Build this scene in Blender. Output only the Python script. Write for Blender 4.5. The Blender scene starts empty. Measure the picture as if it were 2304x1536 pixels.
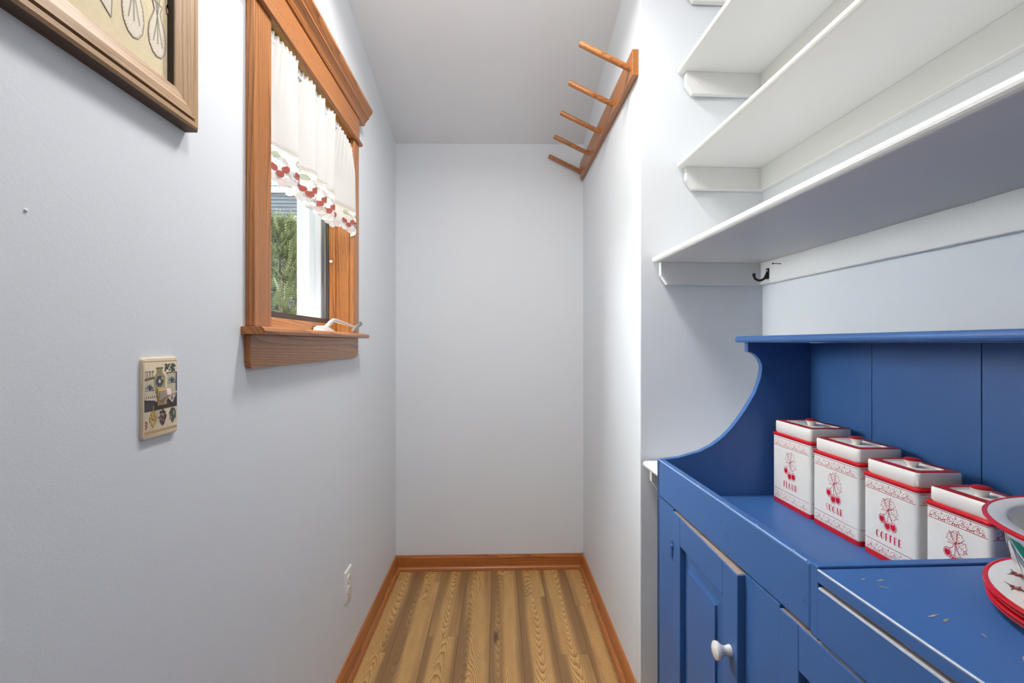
import bpy, bmesh, math, random
from mathutils import Vector, Matrix
random.seed(7)
SC = bpy.context.scene
COL = SC.collection

# ------------------------------------------------------------------ camera, sky, lamps, exposure
CAM_H = 1.28
cd = bpy.data.cameras.new('camera')
cam = bpy.data.objects.new('camera', cd)
COL.objects.link(cam)
cam.location = (0, 0, CAM_H)
cam.rotation_euler = (math.pi/2, 0, -math.atan(34/1088))
cd.sensor_fit = 'HORIZONTAL'
cd.sensor_width = 36.0
cd.lens = 36.0*1088/2304
cd.shift_y = 4/2304
cd.clip_start = 0.02
SC.camera = cam

SC.view_settings.view_transform = 'Standard'
SC.view_settings.look = 'None'
SC.view_settings.gamma = 1.0
SC.view_settings.use_curve_mapping = False
SC.view_settings.exposure = 0.56

W = bpy.data.worlds.new('overcast_sky')
SC.world = W
W.use_nodes = True
bg = W.node_tree.nodes['Background']
bg.inputs['Color'].default_value = (0.97, 0.985, 1.0, 1)
bg.inputs['Strength'].default_value = 22.0

def lamp(name, kind, loc, power, color, size, rot=(0, 0, 0)):
    ld = bpy.data.lights.new(name, kind)
    ld.energy = power
    ld.color = color
    if kind == 'AREA':
        ld.shape = 'DISK'
        ld.size = size
    else:
        ld.shadow_soft_size = size
    o = bpy.data.objects.new(name, ld)
    o.location = loc
    o.rotation_euler = rot
    COL.objects.link(o)
    return o
lamp('ceiling_lamp', 'AREA', (-0.05, 1.42, 2.66), 8.0, (1.0, 0.98, 0.96), 0.20)
bpy.data.lights['ceiling_lamp'].spread = math.radians(150)
lamp('fill_lamp', 'POINT', (-0.06, 0.70, 2.50), 12.5, (1.0, 0.98, 0.96), 0.10)  # added fill light for the left wall, no fixture known here

# ------------------------------------------------------------------ materials
def srgb(r, g, b):
    def f(c):
        c /= 255.0
        return c/12.92 if c <= 0.04045 else ((c+0.055)/1.055)**2.4
    return (f(r), f(g), f(b), 1.0)

class NT:
    def __init__(s, name):
        s.m = bpy.data.materials.new(name)
        s.m.use_nodes = True
        s.t = s.m.node_tree
        s.b = s.t.nodes['Principled BSDF']
        s.out = s.t.nodes['Material Output']
    def n(s, kind, **kw):
        nd = s.t.nodes.new(kind)
        for k, v in kw.items():
            if hasattr(nd, k) and k not in nd.inputs:
                setattr(nd, k, v)
            else:
                s.set(nd.inputs[k], v)
        return nd
    def set(s, sock, v):
        if isinstance(v, bpy.types.NodeSocket):
            s.t.links.new(v, sock)
        else:
            sock.default_value = v
    def math(s, op, a, b=0.0, c=0.0):
        nd = s.t.nodes.new('ShaderNodeMath')
        nd.operation = op
        s.set(nd.inputs[0], a)
        s.set(nd.inputs[1], b)
        s.set(nd.inputs[2], c)
        return nd.outputs[0]
    def coords(s, scale=(1, 1, 1), loc=(0, 0, 0)):
        tc = s.t.nodes.new('ShaderNodeTexCoord')
        mp = s.t.nodes.new('ShaderNodeMapping')
        s.t.links.new(tc.outputs['Object'], mp.inputs[0])
        mp.inputs['Scale'].default_value = scale
        s.set(mp.inputs['Location'], loc)
        return mp.outputs[0]
    def noise(s, vec, scale, detail=2.0, rough=0.5, dist=0.0):
        nd = s.t.nodes.new('ShaderNodeTexNoise')
        s.t.links.new(vec, nd.inputs['Vector'])
        nd.inputs['Scale'].default_value = scale
        nd.inputs['Detail'].default_value = detail
        nd.inputs['Roughness'].default_value = rough
        nd.inputs['Distortion'].default_value = dist
        return nd.outputs['Fac']
    def ramp(s, fac, stops):
        nd = s.t.nodes.new('ShaderNodeValToRGB')
        s.set(nd.inputs[0], fac)
        cr = nd.color_ramp
        while len(cr.elements) < len(stops):
            cr.elements.new(0.5)
        for e, (p, c) in zip(cr.elements, stops):
            e.position = p
            e.color = c
        return nd.outputs[0]
    def mix(s, fac, a, b, mode='MIX'):
        nd = s.t.nodes.new('ShaderNodeMix')
        nd.data_type = 'RGBA'
        nd.blend_type = mode
        s.set(nd.inputs['Factor'], fac)
        s.set(nd.inputs['A'], a)
        s.set(nd.inputs['B'], b)
        return nd.outputs['Result']
    def bump(s, h, strength, dist=0.001):
        nd = s.t.nodes.new('ShaderNodeBump')
        s.set(nd.inputs['Height'], h)
        nd.inputs['Strength'].default_value = strength
        nd.inputs['Distance'].default_value = dist
        s.t.links.new(nd.outputs[0], s.b.inputs['Normal'])
    def base(s, c, rough=0.5, spec=0.5, metal=0.0, coat=0.0):
        s.set(s.b.inputs['Base Color'], c)
        s.set(s.b.inputs['Roughness'], rough)
        s.b.inputs['Specular IOR Level'].default_value = spec
        s.b.inputs['Metallic'].default_value = metal
        s.b.inputs['Coat Weight'].default_value = coat
        s.b.inputs['Coat Roughness'].default_value = 0.12
        return s.m

def plain(name, c, rough=0.5, spec=0.5, metal=0.0, coat=0.0, var=0.06, scale=30.0):
    k = NT(name)
    f = k.noise(k.coords(), scale, 3)
    d = (c[0]*(1-var), c[1]*(1-var), c[2]*(1-var), 1)
    l = (min(1, c[0]*(1+var)), min(1, c[1]*(1+var)), min(1, c[2]*(1+var)), 1)
    return k.base(k.mix(f, d, l), rough, spec, metal, coat)

def paint_wall(name, c, bump=0.12):
    k = NT(name)
    f = k.noise(k.coords(), 3.0, 2)
    d = (c[0]*0.985, c[1]*0.985, c[2]*0.985, 1)
    k.bump(k.noise(k.coords(), 190.0, 3, 0.6), bump, 0.002)
    return k.base(k.mix(f, d, c), 0.55, 0.3)

def wood(name, light, mid, dark, axis, freq=1.0, rough=0.35, coat=0.25, stretch=0.05):
    """varnished oak: stretched streaks along `axis`, wavy growth rings and open pores"""
    k = NT(name)
    sc = [1.0, 1.0, 1.0]
    sc[axis] = stretch
    v = k.coords(tuple(sc))
    warp = k.noise(v, 9.0*freq, 2, 0.5)
    w = k.t.nodes.new('ShaderNodeVectorMath')
    w.operation = 'ADD'
    k.t.links.new(v, w.inputs[0])
    cmb = k.n('ShaderNodeCombineXYZ')
    for i in range(3):
        k.set(cmb.inputs[i], k.math('MULTIPLY', warp, 0.05))
    k.t.links.new(cmb.outputs[0], w.inputs[1])
    sep = k.n('ShaderNodeSeparateXYZ')
    tc = k.n('ShaderNodeTexCoord')
    k.t.links.new(tc.outputs['Object'], sep.inputs[0])
    cr = [i for i in range(3) if i != axis]
    lin = k.math('ADD', k.math('MULTIPLY', sep.outputs[cr[0]], 85.0*freq), k.math('MULTIPLY', sep.outputs[cr[1]], 70.0*freq))
    wob = k.noise(w.outputs[0], 11.0*freq, 1.5, 0.45, 0.3)
    saw = k.math('FRACT', k.math('ADD', lin, k.math('MULTIPLY', wob, 15.0)))
    line = k.math('POWER', saw, 3.0)
    fine = k.noise(v, 420.0*freq, 2, 0.6)
    broad = k.noise(v, 14.0*freq, 2)
    c1 = k.mix(k.math('MULTIPLY', line, 0.9), light, dark)
    c2 = k.mix(k.math('MULTIPLY', broad, 0.7), c1, mid)
    pore = k.ramp(fine, [(0.30, (1, 1, 1, 1)), (0.44, (0, 0, 0, 1))])
    c3 = k.mix(k.math('MULTIPLY', pore, 0.45), c2, dark)
    k.bump(fine, 0.08, 0.001)
    return k.base(c3, rough, 0.5, 0.0, coat)

M = {}
M['wall'] = paint_wall('pale_blue_wall_paint', (0.800, 0.832, 0.868, 1))
M['ceil'] = paint_wall('ceiling_white_paint', (0.865, 0.88, 0.895, 1))
M['white'] = paint_wall('white_gloss_shelf_paint', (0.84, 0.84, 0.835, 1), 0.05)
M['white'].node_tree.nodes['Principled BSDF'].inputs['Roughness'].default_value = 0.35
OAK = (srgb(196, 128, 62), srgb(160, 92, 40), srgb(86, 44, 18))
M['oak_x'] = wood('varnished_oak_along_x', *OAK, 0)
M['oak_y'] = wood('varnished_oak_along_y', *OAK, 1)
M['oak_z'] = wood('varnished_oak_along_z', *OAK, 2)
BASE = (srgb(200, 124, 62), srgb(170, 98, 44), srgb(100, 52, 22))
M['base_x'] = wood('oak_baseboard_along_x', *BASE, 0, 1.4)
M['base_y'] = wood('oak_baseboard_along_y', *BASE, 1, 1.4)
M['peg'] = wood('oak_peg', srgb(196, 128, 68), srgb(160, 96, 48), srgb(105, 58, 26), 0, 1.5)
M['frame_y'] = wood('tan_frame_along_y', srgb(196, 162, 126), srgb(172, 136, 98), srgb(128, 94, 64), 1, 2.0, 0.45, 0.0, 0.03)
M['frame_z'] = wood('tan_frame_along_z', srgb(196, 162, 126), srgb(172, 136, 98), srgb(128, 94, 64), 2, 2.0, 0.45, 0.0, 0.03)
M['frame_dark'] = wood('dark_bark_frame_edge', srgb(96, 74, 56), srgb(66, 48, 36), srgb(30, 20, 14), 1, 2.0, 0.6, 0.0)
M['worn'] = plain('pale_worn_highlight_paint', (0.60, 0.66, 0.76, 1), 0.35, 0.5, 0, 0, 0.25, 160)  # near-white colour painting in edge highlights, along with wear
M['worn_highlight_blue'] = plain('light_blue_worn_highlight_paint', (0.24, 0.38, 0.66, 1), 0.35, 0.5, 0, 0, 0.25, 160)  # lighter blue for the rail edge: wear plus a painted highlight
M['bare'] = wood('bare_worn_wood_edge', srgb(188, 172, 164), srgb(150, 124, 104), srgb(104, 76, 56), 1, 2.5, 0.6, 0.0)

def blue_paint():
    k = NT('worn_blue_furniture_paint')
    v = k.coords()
    f = k.noise(v, 6.0, 3)
    g = k.noise(k.coords((8, 8, 1)), 30.0, 3, 0.6)
    c = k.mix(f, (0.034, 0.112, 0.315, 1), (0.045, 0.134, 0.365, 1))
    c = k.mix(k.math('MULTIPLY', g, 0.35), c, (0.055, 0.148, 0.38, 1))
    # thin pale scratches
    sv = k.coords((3, 1, 2), (1.3, 0.4, 2.2))
    s = k.noise(sv, 70.0, 3, 0.7, 3.0)
    c = k.mix(k.ramp(s, [(0.765, (0, 0, 0, 1)), (0.80, (0.6, 0.6, 0.6, 1))]), c, (0.30, 0.38, 0.52, 1))
    k.bump(k.noise(k.coords((6, 6, 1.2)), 60.0, 3), 0.10, 0.001)
    r = k.math('ADD', k.math('MULTIPLY', f, 0.16), 0.33)
    return k.base(c, r, 0.45)
M['blue'] = blue_paint()
M['glaze'] = plain('cream_glazed_ceramic', (0.76, 0.735, 0.69, 1), 0.26, 0.4, 0, 0.0, 0.02)
M['red'] = plain('red_glaze', (0.55, 0.010, 0.016, 1), 0.22, 0.4, 0, 0.1, 0.05)
M['darkred'] = plain('deep_red_glaze', (0.32, 0.010, 0.014, 1), 0.35, 0.3, 0, 0.0, 0.05)
M['ink'] = plain('red_printed_ink', (0.47, 0.03, 0.05, 1), 0.3, 0.4, 0, 0, 0.05)
M['inkfill'] = plain('bright_red_printed_ink', (0.62, 0.008, 0.03, 1), 0.3, 0.4, 0, 0, 0.05)
M['pink'] = plain('pink_printed_ink', (0.75, 0.42, 0.45, 1), 0.3, 0.4, 0, 0, 0.05)
M['enamel'] = plain('white_enamel', (0.80, 0.79, 0.76, 1), 0.14, 0.5, 0, 0.4, 0.02)
M['leaf_green'] = plain('painted_green_leaf', (0.010, 0.24, 0.09, 1), 0.2, 0.5, 0, 0.3, 0.15)
M['leaf_dark'] = plain('painted_dark_green', (0.03, 0.10, 0.045, 1), 0.25, 0.5, 0, 0.2, 0.15)
M['porcelain'] = plain('white_porcelain', (0.80, 0.77, 0.75, 1), 0.12, 0.5, 0, 0.4, 0.02)
M['plastic'] = plain('white_plastic', (0.88, 0.88, 0.87, 1), 0.3, 0.5, 0, 0, 0.02)
M['slot'] = plain('dark_slot', (0.03, 0.03, 0.03, 1), 0.6)
M['black'] = plain('black_iron', (0.010, 0.010, 0.011, 1), 0.35, 0.5, 0, 0, 0.2)
M['steel'] = plain('brushed_steel', (0.45, 0.44, 0.42, 1), 0.35, 0.5, 1.0)
M['satin'] = plain('satin_nickel', (0.72, 0.70, 0.67, 1), 0.35, 0.5, 0.7)
M['bronze'] = plain('brown_screen_frame', (0.075, 0.062, 0.058, 1), 0.5)
M['vinyl'] = plain('white_vinyl', (0.62, 0.61, 0.63, 1), 0.4, 0.4, 0, 0, 0.02)
M['linen'] = plain('unbleached_linen', srgb(222, 206, 172), 0.85, 0.2, 0, 0, 0.10, 120)
M['cotton'] = plain('stitched_white_cotton', srgb(224, 212, 194), 0.85, 0.2, 0, 0, 0.08, 200)
M['thread'] = plain('grey_embroidery_thread', srgb(160, 153, 138), 0.8, 0.2, 0, 0, 0.1, 300)
M['thread_green'] = plain('sage_embroidery_thread', srgb(128, 138, 122), 0.8, 0.2, 0, 0, 0.1, 300)
M['tulip'] = plain('mauve_embroidery_thread', srgb(190, 128, 132), 0.8, 0.2, 0, 0, 0.12, 300)
M['siding'] = plain('blue_grey_siding', (0.0125, 0.015, 0.020, 1), 0.7, 0.2, var=0.1, scale=3)
M['dark'] = plain('dark_rebate', (0.035, 0.022, 0.014, 1), 0.7)

def cloth(name, col, transp, transl):
    k = NT(name)
    f = k.noise(k.coords(), 500, 2)
    c = k.mix(f, (col[0]*0.95, col[1]*0.95, col[2]*0.95, 1), col)
    d = k.n('ShaderNodeBsdfDiffuse')
    k.set(d.inputs['Color'], c)
    t = k.n('ShaderNodeBsdfTranslucent')
    k.set(t.inputs['Color'], c)
    a = k.n('ShaderNodeMixShader')
    a.inputs[0].default_value = transl
    k.t.links.new(d.outputs[0], a.inputs[1])
    k.t.links.new(t.outputs[0], a.inputs[2])
    tr = k.n('ShaderNodeBsdfTransparent')
    b = k.n('ShaderNodeMixShader')
    b.inputs[0].default_value = transp
    k.t.links.new(a.outputs[0], b.inputs[1])
    k.t.links.new(tr.outputs[0], b.inputs[2])
    k.t.links.new(b.outputs[0], k.out.inputs['Surface'])
    return k.m
M['voile'] = cloth('white_voile', (0.66, 0.635, 0.61, 1), 0.0, 0.02)
M['net'] = cloth('fine_lace_net', (0.86, 0.835, 0.80, 1), 0.20, 0.02)
M['applique'] = cloth('white_applique', (0.70, 0.675, 0.65, 1), 0.0, 0.02)
M['cream_thread'] = cloth('cream_lace_cord', (0.60, 0.54, 0.48, 1), 0.0, 0.03)
M['lace_cherry'] = cloth('red_lace_cherry', (0.42, 0.12, 0.10, 1), 0.0, 0.02)
M['lace_pale'] = cloth('pale_lace_cherry', (0.66, 0.56, 0.53, 1), 0.0, 0.04)
M['lace_leaf'] = cloth('sage_lace_leaf', (0.50, 0.53, 0.40, 1), 0.0, 0.04)
M['screen'] = cloth('insect_screen', (0.10, 0.10, 0.10, 1), 0.86, 0.0)

def glass():
    k = NT('window_glass')
    g = k.n('ShaderNodeBsdfGlossy')
    g.inputs['Roughness'].default_value = 0.0
    t = k.n('ShaderNodeBsdfTransparent')
    t.inputs['Color'].default_value = (0.97, 0.99, 0.98, 1)
    b = k.n('ShaderNodeMixShader')
    b.inputs[0].default_value = 0.05
    k.t.links.new(t.outputs[0], b.inputs[1])
    k.t.links.new(g.outputs[0], b.inputs[2])
    k.t.links.new(b.outputs[0], k.out.inputs['Surface'])
    return k.m
M['glass'] = glass()

def plank_wood():
    """oak floor plank: nested cathedral arches down the middle, straight grain at the sides"""
    k = NT('oak_floor_plank')
    tc = k.n('ShaderNodeTexCoord')
    oi = k.n('ShaderNodeObjectInfo')
    rnd = oi.outputs['Random']
    sep = k.n('ShaderNodeSeparateXYZ')
    k.t.links.new(tc.outputs['Object'], sep.inputs[0])
    x, y = sep.outputs[0], sep.outputs[1]
    y2 = k.math('ADD', y, k.math('MULTIPLY', rnd, 17.0))
    cmb = k.n('ShaderNodeCombineXYZ')
    k.set(cmb.inputs[0], k.math('ADD', x, k.math('MULTIPLY', rnd, 31.0)))
    k.set(cmb.inputs[1], k.math('MULTIPLY', y2, 0.16))
    k.set(cmb.inputs[2], k.math('MULTIPLY', rnd, 9.0))
    P = cmb.outputs[0]
    n1 = k.noise(P, 9.0, 2)
    n2 = k.noise(P, 45.0, 3, 0.55)
    off = k.math('MULTIPLY', k.math('SUBTRACT', rnd, 0.5), 0.06)
    xx = k.math('ADD', k.math('SUBTRACT', x, off), k.math('MULTIPLY', k.math('SUBTRACT', n1, 0.5), 0.10))
    sgn = k.math('SIGN', k.math('SUBTRACT', k.math('FRACT', k.math('MULTIPLY', rnd, 7.3)), 0.5))
    arch = k.math('MULTIPLY', k.math('MULTIPLY', xx, xx), 150.0)
    t = k.math('ADD', k.math('MULTIPLY', y2, sgn), arch)
    t = k.math('ADD', t, k.math('MULTIPLY', n2, 0.07))
    t = k.math('ADD', t, k.math('MULTIPLY', n1, 0.35))
    fr = k.math('FRACT', k.math('MULTIPLY', t, 19.0))
    line = k.math('POWER', fr, 2.4)
    fine = k.noise(P, 700.0, 2, 0.6)
    cmb2 = k.n('ShaderNodeCombineXYZ')
    k.set(cmb2.inputs[0], k.math('MULTIPLY', x, 1.0))
    k.set(cmb2.inputs[1], k.math('MULTIPLY', y2, 0.04))
    k.set(cmb2.inputs[2], k.math('MULTIPLY', rnd, 23.0))
    streak = k.noise(cmb2.outputs[0], 22.0, 2)
    light = srgb(234, 190, 124)
    mid = srgb(194, 144, 84)
    c = k.mix(k.math('MULTIPLY', n2, 0.9), light, mid)
    c = k.mix(k.math('MULTIPLY', line, 0.80), c, srgb(108, 70, 32))
    pore = k.ramp(fine, [(0.34, (1, 1, 1, 1)), (0.48, (0, 0, 0, 1))])
    c = k.mix(k.math('MULTIPLY', pore, 0.35), c, srgb(110, 74, 40))
    side = k.math('ABSOLUTE', k.math('ADD', x, k.math('MULTIPLY', off, 0.6)))
    edge = k.math('ADD', k.math('MULTIPLY', side, 9.0), streak)
    band = k.ramp(edge, [(0.74, (0, 0, 0, 1)), (1.16, (0.80, 0.80, 0.80, 1))])
    c = k.mix(band, c, srgb(130, 96, 62))
    knot = k.noise(P, 16.0, 0)
    kn = k.ramp(knot, [(0.865, (0, 0, 0, 1)), (0.90, (0.8, 0.8, 0.8, 1))])
    c = k.mix(kn, c, srgb(60, 42, 26))
    k.bump(fine, 0.06, 0.001)
    return k.base(c, 0.42, 0.4)
M['plank'] = plank_wood()

# ------------------------------------------------------------------ mesh helpers
class MB:
    def __init__(s):
        s.v = []
        s.f = []
    def add(s, vs, fs):
        o = len(s.v)
        s.v += [tuple(v) for v in vs]
        s.f += [tuple(i+o for i in f) for f in fs]
        return s
    def box(s, x0, x1, y0, y1, z0, z1):
        vs = [(x, y, z) for z in (z0, z1) for y in (y0, y1) for x in (x0, x1)]
        return s.add(vs, [(0, 2, 3, 1), (4, 5, 7, 6), (0, 1, 5, 4), (2, 6, 7, 3), (0, 4, 6, 2), (1, 3, 7, 5)])
    def prism(s, pts, axis, a, b):
        """2-D outline extruded along axis (0,1,2) from a to b"""
        def p3(p, t):
            q = list(p)
            q.insert(axis, t)
            return tuple(q)
        n = len(pts)
        vs = [p3(p, a) for p in pts]+[p3(p, b) for p in pts]
        fs = [tuple(range(n)), tuple(range(2*n-1, n-1, -1))]
        fs += [(i, (i+1) % n, n+(i+1) % n, n+i) for i in range(n)]
        return s.add(vs, fs)
    def lathe(s, prof, n=32, c=(0, 0, 0), rot=None):
        vs = []
        for r, z in prof:
            for i in range(n):
                a = 2*math.pi*i/n
                p = Vector((r*math.cos(a), r*math.sin(a), z))
                if rot is not None:
                    p = rot @ p
                vs.append((p.x+c[0], p.y+c[1], p.z+c[2]))
        fs = []
        for j in range(len(prof)-1):
            for i in range(n):
                k = (i+1) % n
                fs.append((j*n+i, j*n+k, (j+1)*n+k, (j+1)*n+i))
        fs.append(tuple(range(n-1, -1, -1)))
        m = (len(prof)-1)*n
        fs.append(tuple(m+i for i in range(n)))
        return s.add(vs, fs)
    def tube(s, pts, rad, n=12):
        pts = [Vector(p) for p in pts]
        rads = rad if isinstance(rad, (list, tuple)) else [rad]*len(pts)
        vs = []
        up = None
        for i, p in enumerate(pts):
            d = (pts[min(i+1, len(pts)-1)]-pts[max(i-1, 0)]).normalized()
            if up is None:
                up = d.orthogonal().normalized()
            a = (up-d*up.dot(d)).normalized()
            up = a
            b = d.cross(a)
            for j in range(n):
                t = 2*math.pi*j/n
                vs.append(p+(a*math.cos(t)+b*math.sin(t))*rads[i])
        fs = []
        for i in range(len(pts)-1):
            for j in range(n):
                k = (j+1) % n
                fs.append((i*n+j, i*n+k, (i+1)*n+k, (i+1)*n+j))
        fs.append(tuple(range(n-1, -1, -1)))
        m = (len(pts)-1)*n
        fs.append(tuple(m+j for j in range(n)))
        return s.add(vs, fs)
    def loops(s, rings, cap=True):
        n = len(rings[0])
        vs = [p for r in rings for p in r]
        fs = []
        for i in range(len(rings)-1):
            for j in range(n):
                k = (j+1) % n
                fs.append((i*n+j, i*n+k, (i+1)*n+k, (i+1)*n+j))
        if cap:
            fs.append(tuple(range(n-1, -1, -1)))
            fs.append(tuple((len(rings)-1)*n+j for j in range(n)))
        return s.add(vs, fs)
    def obj(s, name, mat, parent=None, smooth=False, bevel=0.0, seg=2, loc=None, fix=True):
        me = bpy.data.meshes.new(name)
        me.from_pydata(s.v, [], s.f)
        me.validate()
        if fix:
            bm = bmesh.new()
            bm.from_mesh(me)
            bmesh.ops.recalc_face_normals(bm, faces=bm.faces)
            bm.to_mesh(me)
            bm.free()
        me.materials.append(mat)
        o = bpy.data.objects.new(name, me)
        COL.objects.link(o)
        if smooth:
            for p in me.polygons:
                p.use_smooth = True
            es = o.modifiers.new('edge', 'EDGE_SPLIT')
            es.split_angle = math.radians(40)
        if bevel:
            b = o.modifiers.new('bevel', 'BEVEL')
            b.width = bevel
            b.segments = seg
            b.limit_method = 'ANGLE'
            b.angle_limit = math.radians(40)
        if parent is not None:
            o.parent = parent
        if loc is not None:
            o.location = loc
        return o

def box(name, mat, parent, x0, x1, y0, y1, z0, z1, bevel=0.0, seg=2):
    return MB().box(x0, x1, y0, y1, z0, z1).obj(name, mat, parent, bevel=bevel, seg=seg)

def tag(o, label, cat, group=None, kind=None):
    if label:
        o['label'] = label
    if cat:
        o['category'] = cat
    if group:
        o['group'] = group
    if kind:
        o['kind'] = kind
    return o

def empty(name, loc=(0, 0, 0), rz=0.0):
    o = bpy.data.objects.new(name, None)
    o.empty_display_size = 0.05
    o.location = loc
    o.rotation_euler = (0, 0, rz)
    COL.objects.link(o)
    return o

class Ink:
    """flat printed shapes in (u, v), put onto a surface by a mapping"""
    def __init__(s):
        s.p = []
    def poly(s, pts):
        s.p.append(list(pts))
        return s
    def disc(s, u, v, r, rv=None, n=12, a0=0.0):
        rv = rv or r
        return s.poly([(u+r*math.cos(a0+2*math.pi*i/n), v+rv*math.sin(a0+2*math.pi*i/n)) for i in range(n)])
    def stroke(s, pts, w, closed=False):
        n = len(pts)
        for i in range(n if closed else n-1):
            a = pts[i]
            b = pts[(i+1) % n]
            dx, dy = b[0]-a[0], b[1]-a[1]
            l = math.hypot(dx, dy) or 1e-9
            ex, ey = dx/l*w*0.3, dy/l*w*0.3
            nx, ny = -dy/l*w/2, dx/l*w/2
            s.poly([(a[0]-ex+nx, a[1]-ey+ny), (a[0]-ex-nx, a[1]-ey-ny), (b[0]+ex-nx, b[1]+ey-ny), (b[0]+ex+nx, b[1]+ey+ny)])
        return s
    def ring(s, u, v, r, w, rv=None, n=14):
        rv = rv or r
        return s.stroke([(u+r*math.cos(2*math.pi*i/n), v+rv*math.sin(2*math.pi*i/n)) for i in range(n)], w, True)
    def obj(s, name, mat, parent, fn):
        m = MB()
        for k, q in enumerate(s.p):
            m.add([fn(u, v, k) for u, v in q], [tuple(range(len(q)))])
        return m.obj(name, mat, parent, fix=False)

def arc(cx, cy, rx, ry, a0, a1, n=10):
    return [(cx+rx*math.cos(math.radians(a0+(a1-a0)*i/n)), cy+ry*math.sin(math.radians(a0+(a1-a0)*i/n))) for i in range(n+1)]

# ------------------------------------------------------------------ the room shell
XL, XR, YB, YE = -0.571, 0.493, 2.75, 1.651     # left wall, right wall, back wall, end wall of the niche
WY0, WY1, WZ0, WZ1 = 1.199, 1.891, 1.318, 2.065  # window opening
YF = -2.4
WO = XL-0.17                                    # outer face of the left wall
w = MB()
w.box(WO, XL, YF, WY0, 0, 3.0)
w.box(WO, XL, WY1, YB+0.1, 0, 3.0)
w.box(WO, XL, WY0, WY1, 0, WZ0)
w.box(WO, XL, WY0, WY1, WZ1, 3.0)
tag(w.obj('wall_left', M['wall']), 'pale blue painted wall with the oak window', None, kind='structure')
tag(box('wall_back', M['wall'], None, XL, XR+0.05, YB, YB+0.1, 0, 3.0), 'pale blue end wall of the narrow passage', None, kind='structure')
tag(box('wall_right', M['wall'], None, XR, 1.15, YE, YB+0.1, 0, 3.0, 0.004, 3), 'pale blue wall block with the peg rack on it', None, kind='structure')
nr = 0.03
niche = MB().box(0, 0.1, -4.0, 0.2, 0, 3.0).obj('wall_niche', M['wall'])
niche.location = (0.922, YE, 0)
niche.rotation_euler = (0, 0, nr)
tag(niche, 'pale blue wall behind the shelves and blue cabinet', None, kind='structure')
tag(box('wall_front', M['wall'], None, WO, 1.5, YF-0.1, YF, 0, 3.0), 'pale blue wall closing the room behind the viewpoint', None, kind='structure')
cl = MB()
def cz(x, y):
    if y > 0.95:
        l = 2.407+(YB-y)*0.212
        r = 2.416+(YB-y)*0.262
        return l+(r-l)*(x-XL)/(XR-XL)
    return cz(x, 0.9501)
ys_ = [YB+0.1-(YB+0.1-0.95)*i/10 for i in range(11)]+[YF-0.1]
xs_ = [WO+(1.4-WO)*i/8 for i in range(9)]
nx = len(xs_)
top = [(x, y, cz(x, y)+0.1) for y in ys_ for x in xs_]
bot = [(x, y, cz(x, y)) for y in ys_ for x in xs_]
fs = []
nb_ = len(bot)
for j in range(len(ys_)-1):
    for i in range(nx-1):
        a = j*nx+i
        fs.append((a, a+1, a+nx+1, a+nx))
        fs.append((nb_+a, nb_+a+nx, nb_+a+nx+1, nb_+a+1))
cl.add(bot+top, fs)
tag(cl.obj('ceiling', M['ceil'], smooth=True, fix=False), 'grey-white ceiling sloping down to the end wall', None, kind='structure')

floor = box('floor', M['dark'], None, WO, 1.3, YF, YB+0.1, -0.05, -0.0105)
tag(floor, 'oak plank floor of the passage', None, kind='structure')
def plank_mesh(wd, ln):
    b = 0.0009
    x, y = wd/2, ln/2
    m = MB()
    m.loops([[(-x, -y, -0.010), (x, -y, -0.010), (x, y, -0.010), (-x, y, -0.010)],
             [(-x, -y, -b), (x, -y, -b), (x, y, -b), (-x, y, -b)],
             [(-x+b, -y+b, 0), (x-b, -y+b, 0), (x-b, y-b, 0), (-x+b, y-b, 0)]])
    return m
PW = 0.137
joints = [2.02, 2.60, 2.12, 2.83, 1.46, 2.44, 1.984, 2.35, 2.7, 2.2, 1.9]
meshes = {}
for i in range(11):
    x0 = -0.578+PW*i
    y = joints[i]
    ys = [y]
    while ys[0] > 0.4:
        ys.insert(0, ys[0]-1.22)
    while ys[-1] < YB:
        ys.append(min(YB+0.02, ys[-1]+1.22))
    for a, b in zip(ys[:-1], ys[1:]):
        ln = round(b-a, 3)
        if ln < 0.03:
            continue
        if ln not in meshes:
            o = plank_mesh(PW-0.0004, ln-0.0004).obj('plank', M['plank'], floor)
            meshes[ln] = o.data
        else:
            o = bpy.data.objects.new('plank', meshes[ln])
            COL.objects.link(o)
            o.parent = floor
        o.location = (x0+PW/2, (a+b)/2, 0)

# baseboards with shoe moulding
def bb(name, pts_fn, a, b, axis, mat, lab):
    prof = [(0, 0), (0.013, 0), (0.013, 0.070), (0.010, 0.077), (0.008, 0.083), (0, 0.083)]
    shoe = [(0.013, 0)]+[(0.013+0.015*math.cos(t), 0.022*math.sin(t)) for t in [math.radians(k*15) for k in range(7)]]
    o = MB().prism([pts_fn(*p) for p in prof], axis, a, b).obj(name, mat)
    tag(o, lab, None, kind='structure')
    MB().prism([pts_fn(*p) for p in shoe], axis, a, b).obj('shoe_moulding', mat, o)
bb('baseboard_left', lambda d, z: (XL+d, z), YF, YB, 1, M['base_y'], 'oak baseboard along the left wall')
bb('baseboard_back', lambda d, z: (YB-d, z), XL, XR, 0, M['base_x'], 'oak baseboard along the end wall')
bb('baseboard_right', lambda d, z: (XR-d, z), YE, YB, 1, M['base_y'], 'oak baseboard along the right wall')

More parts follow.
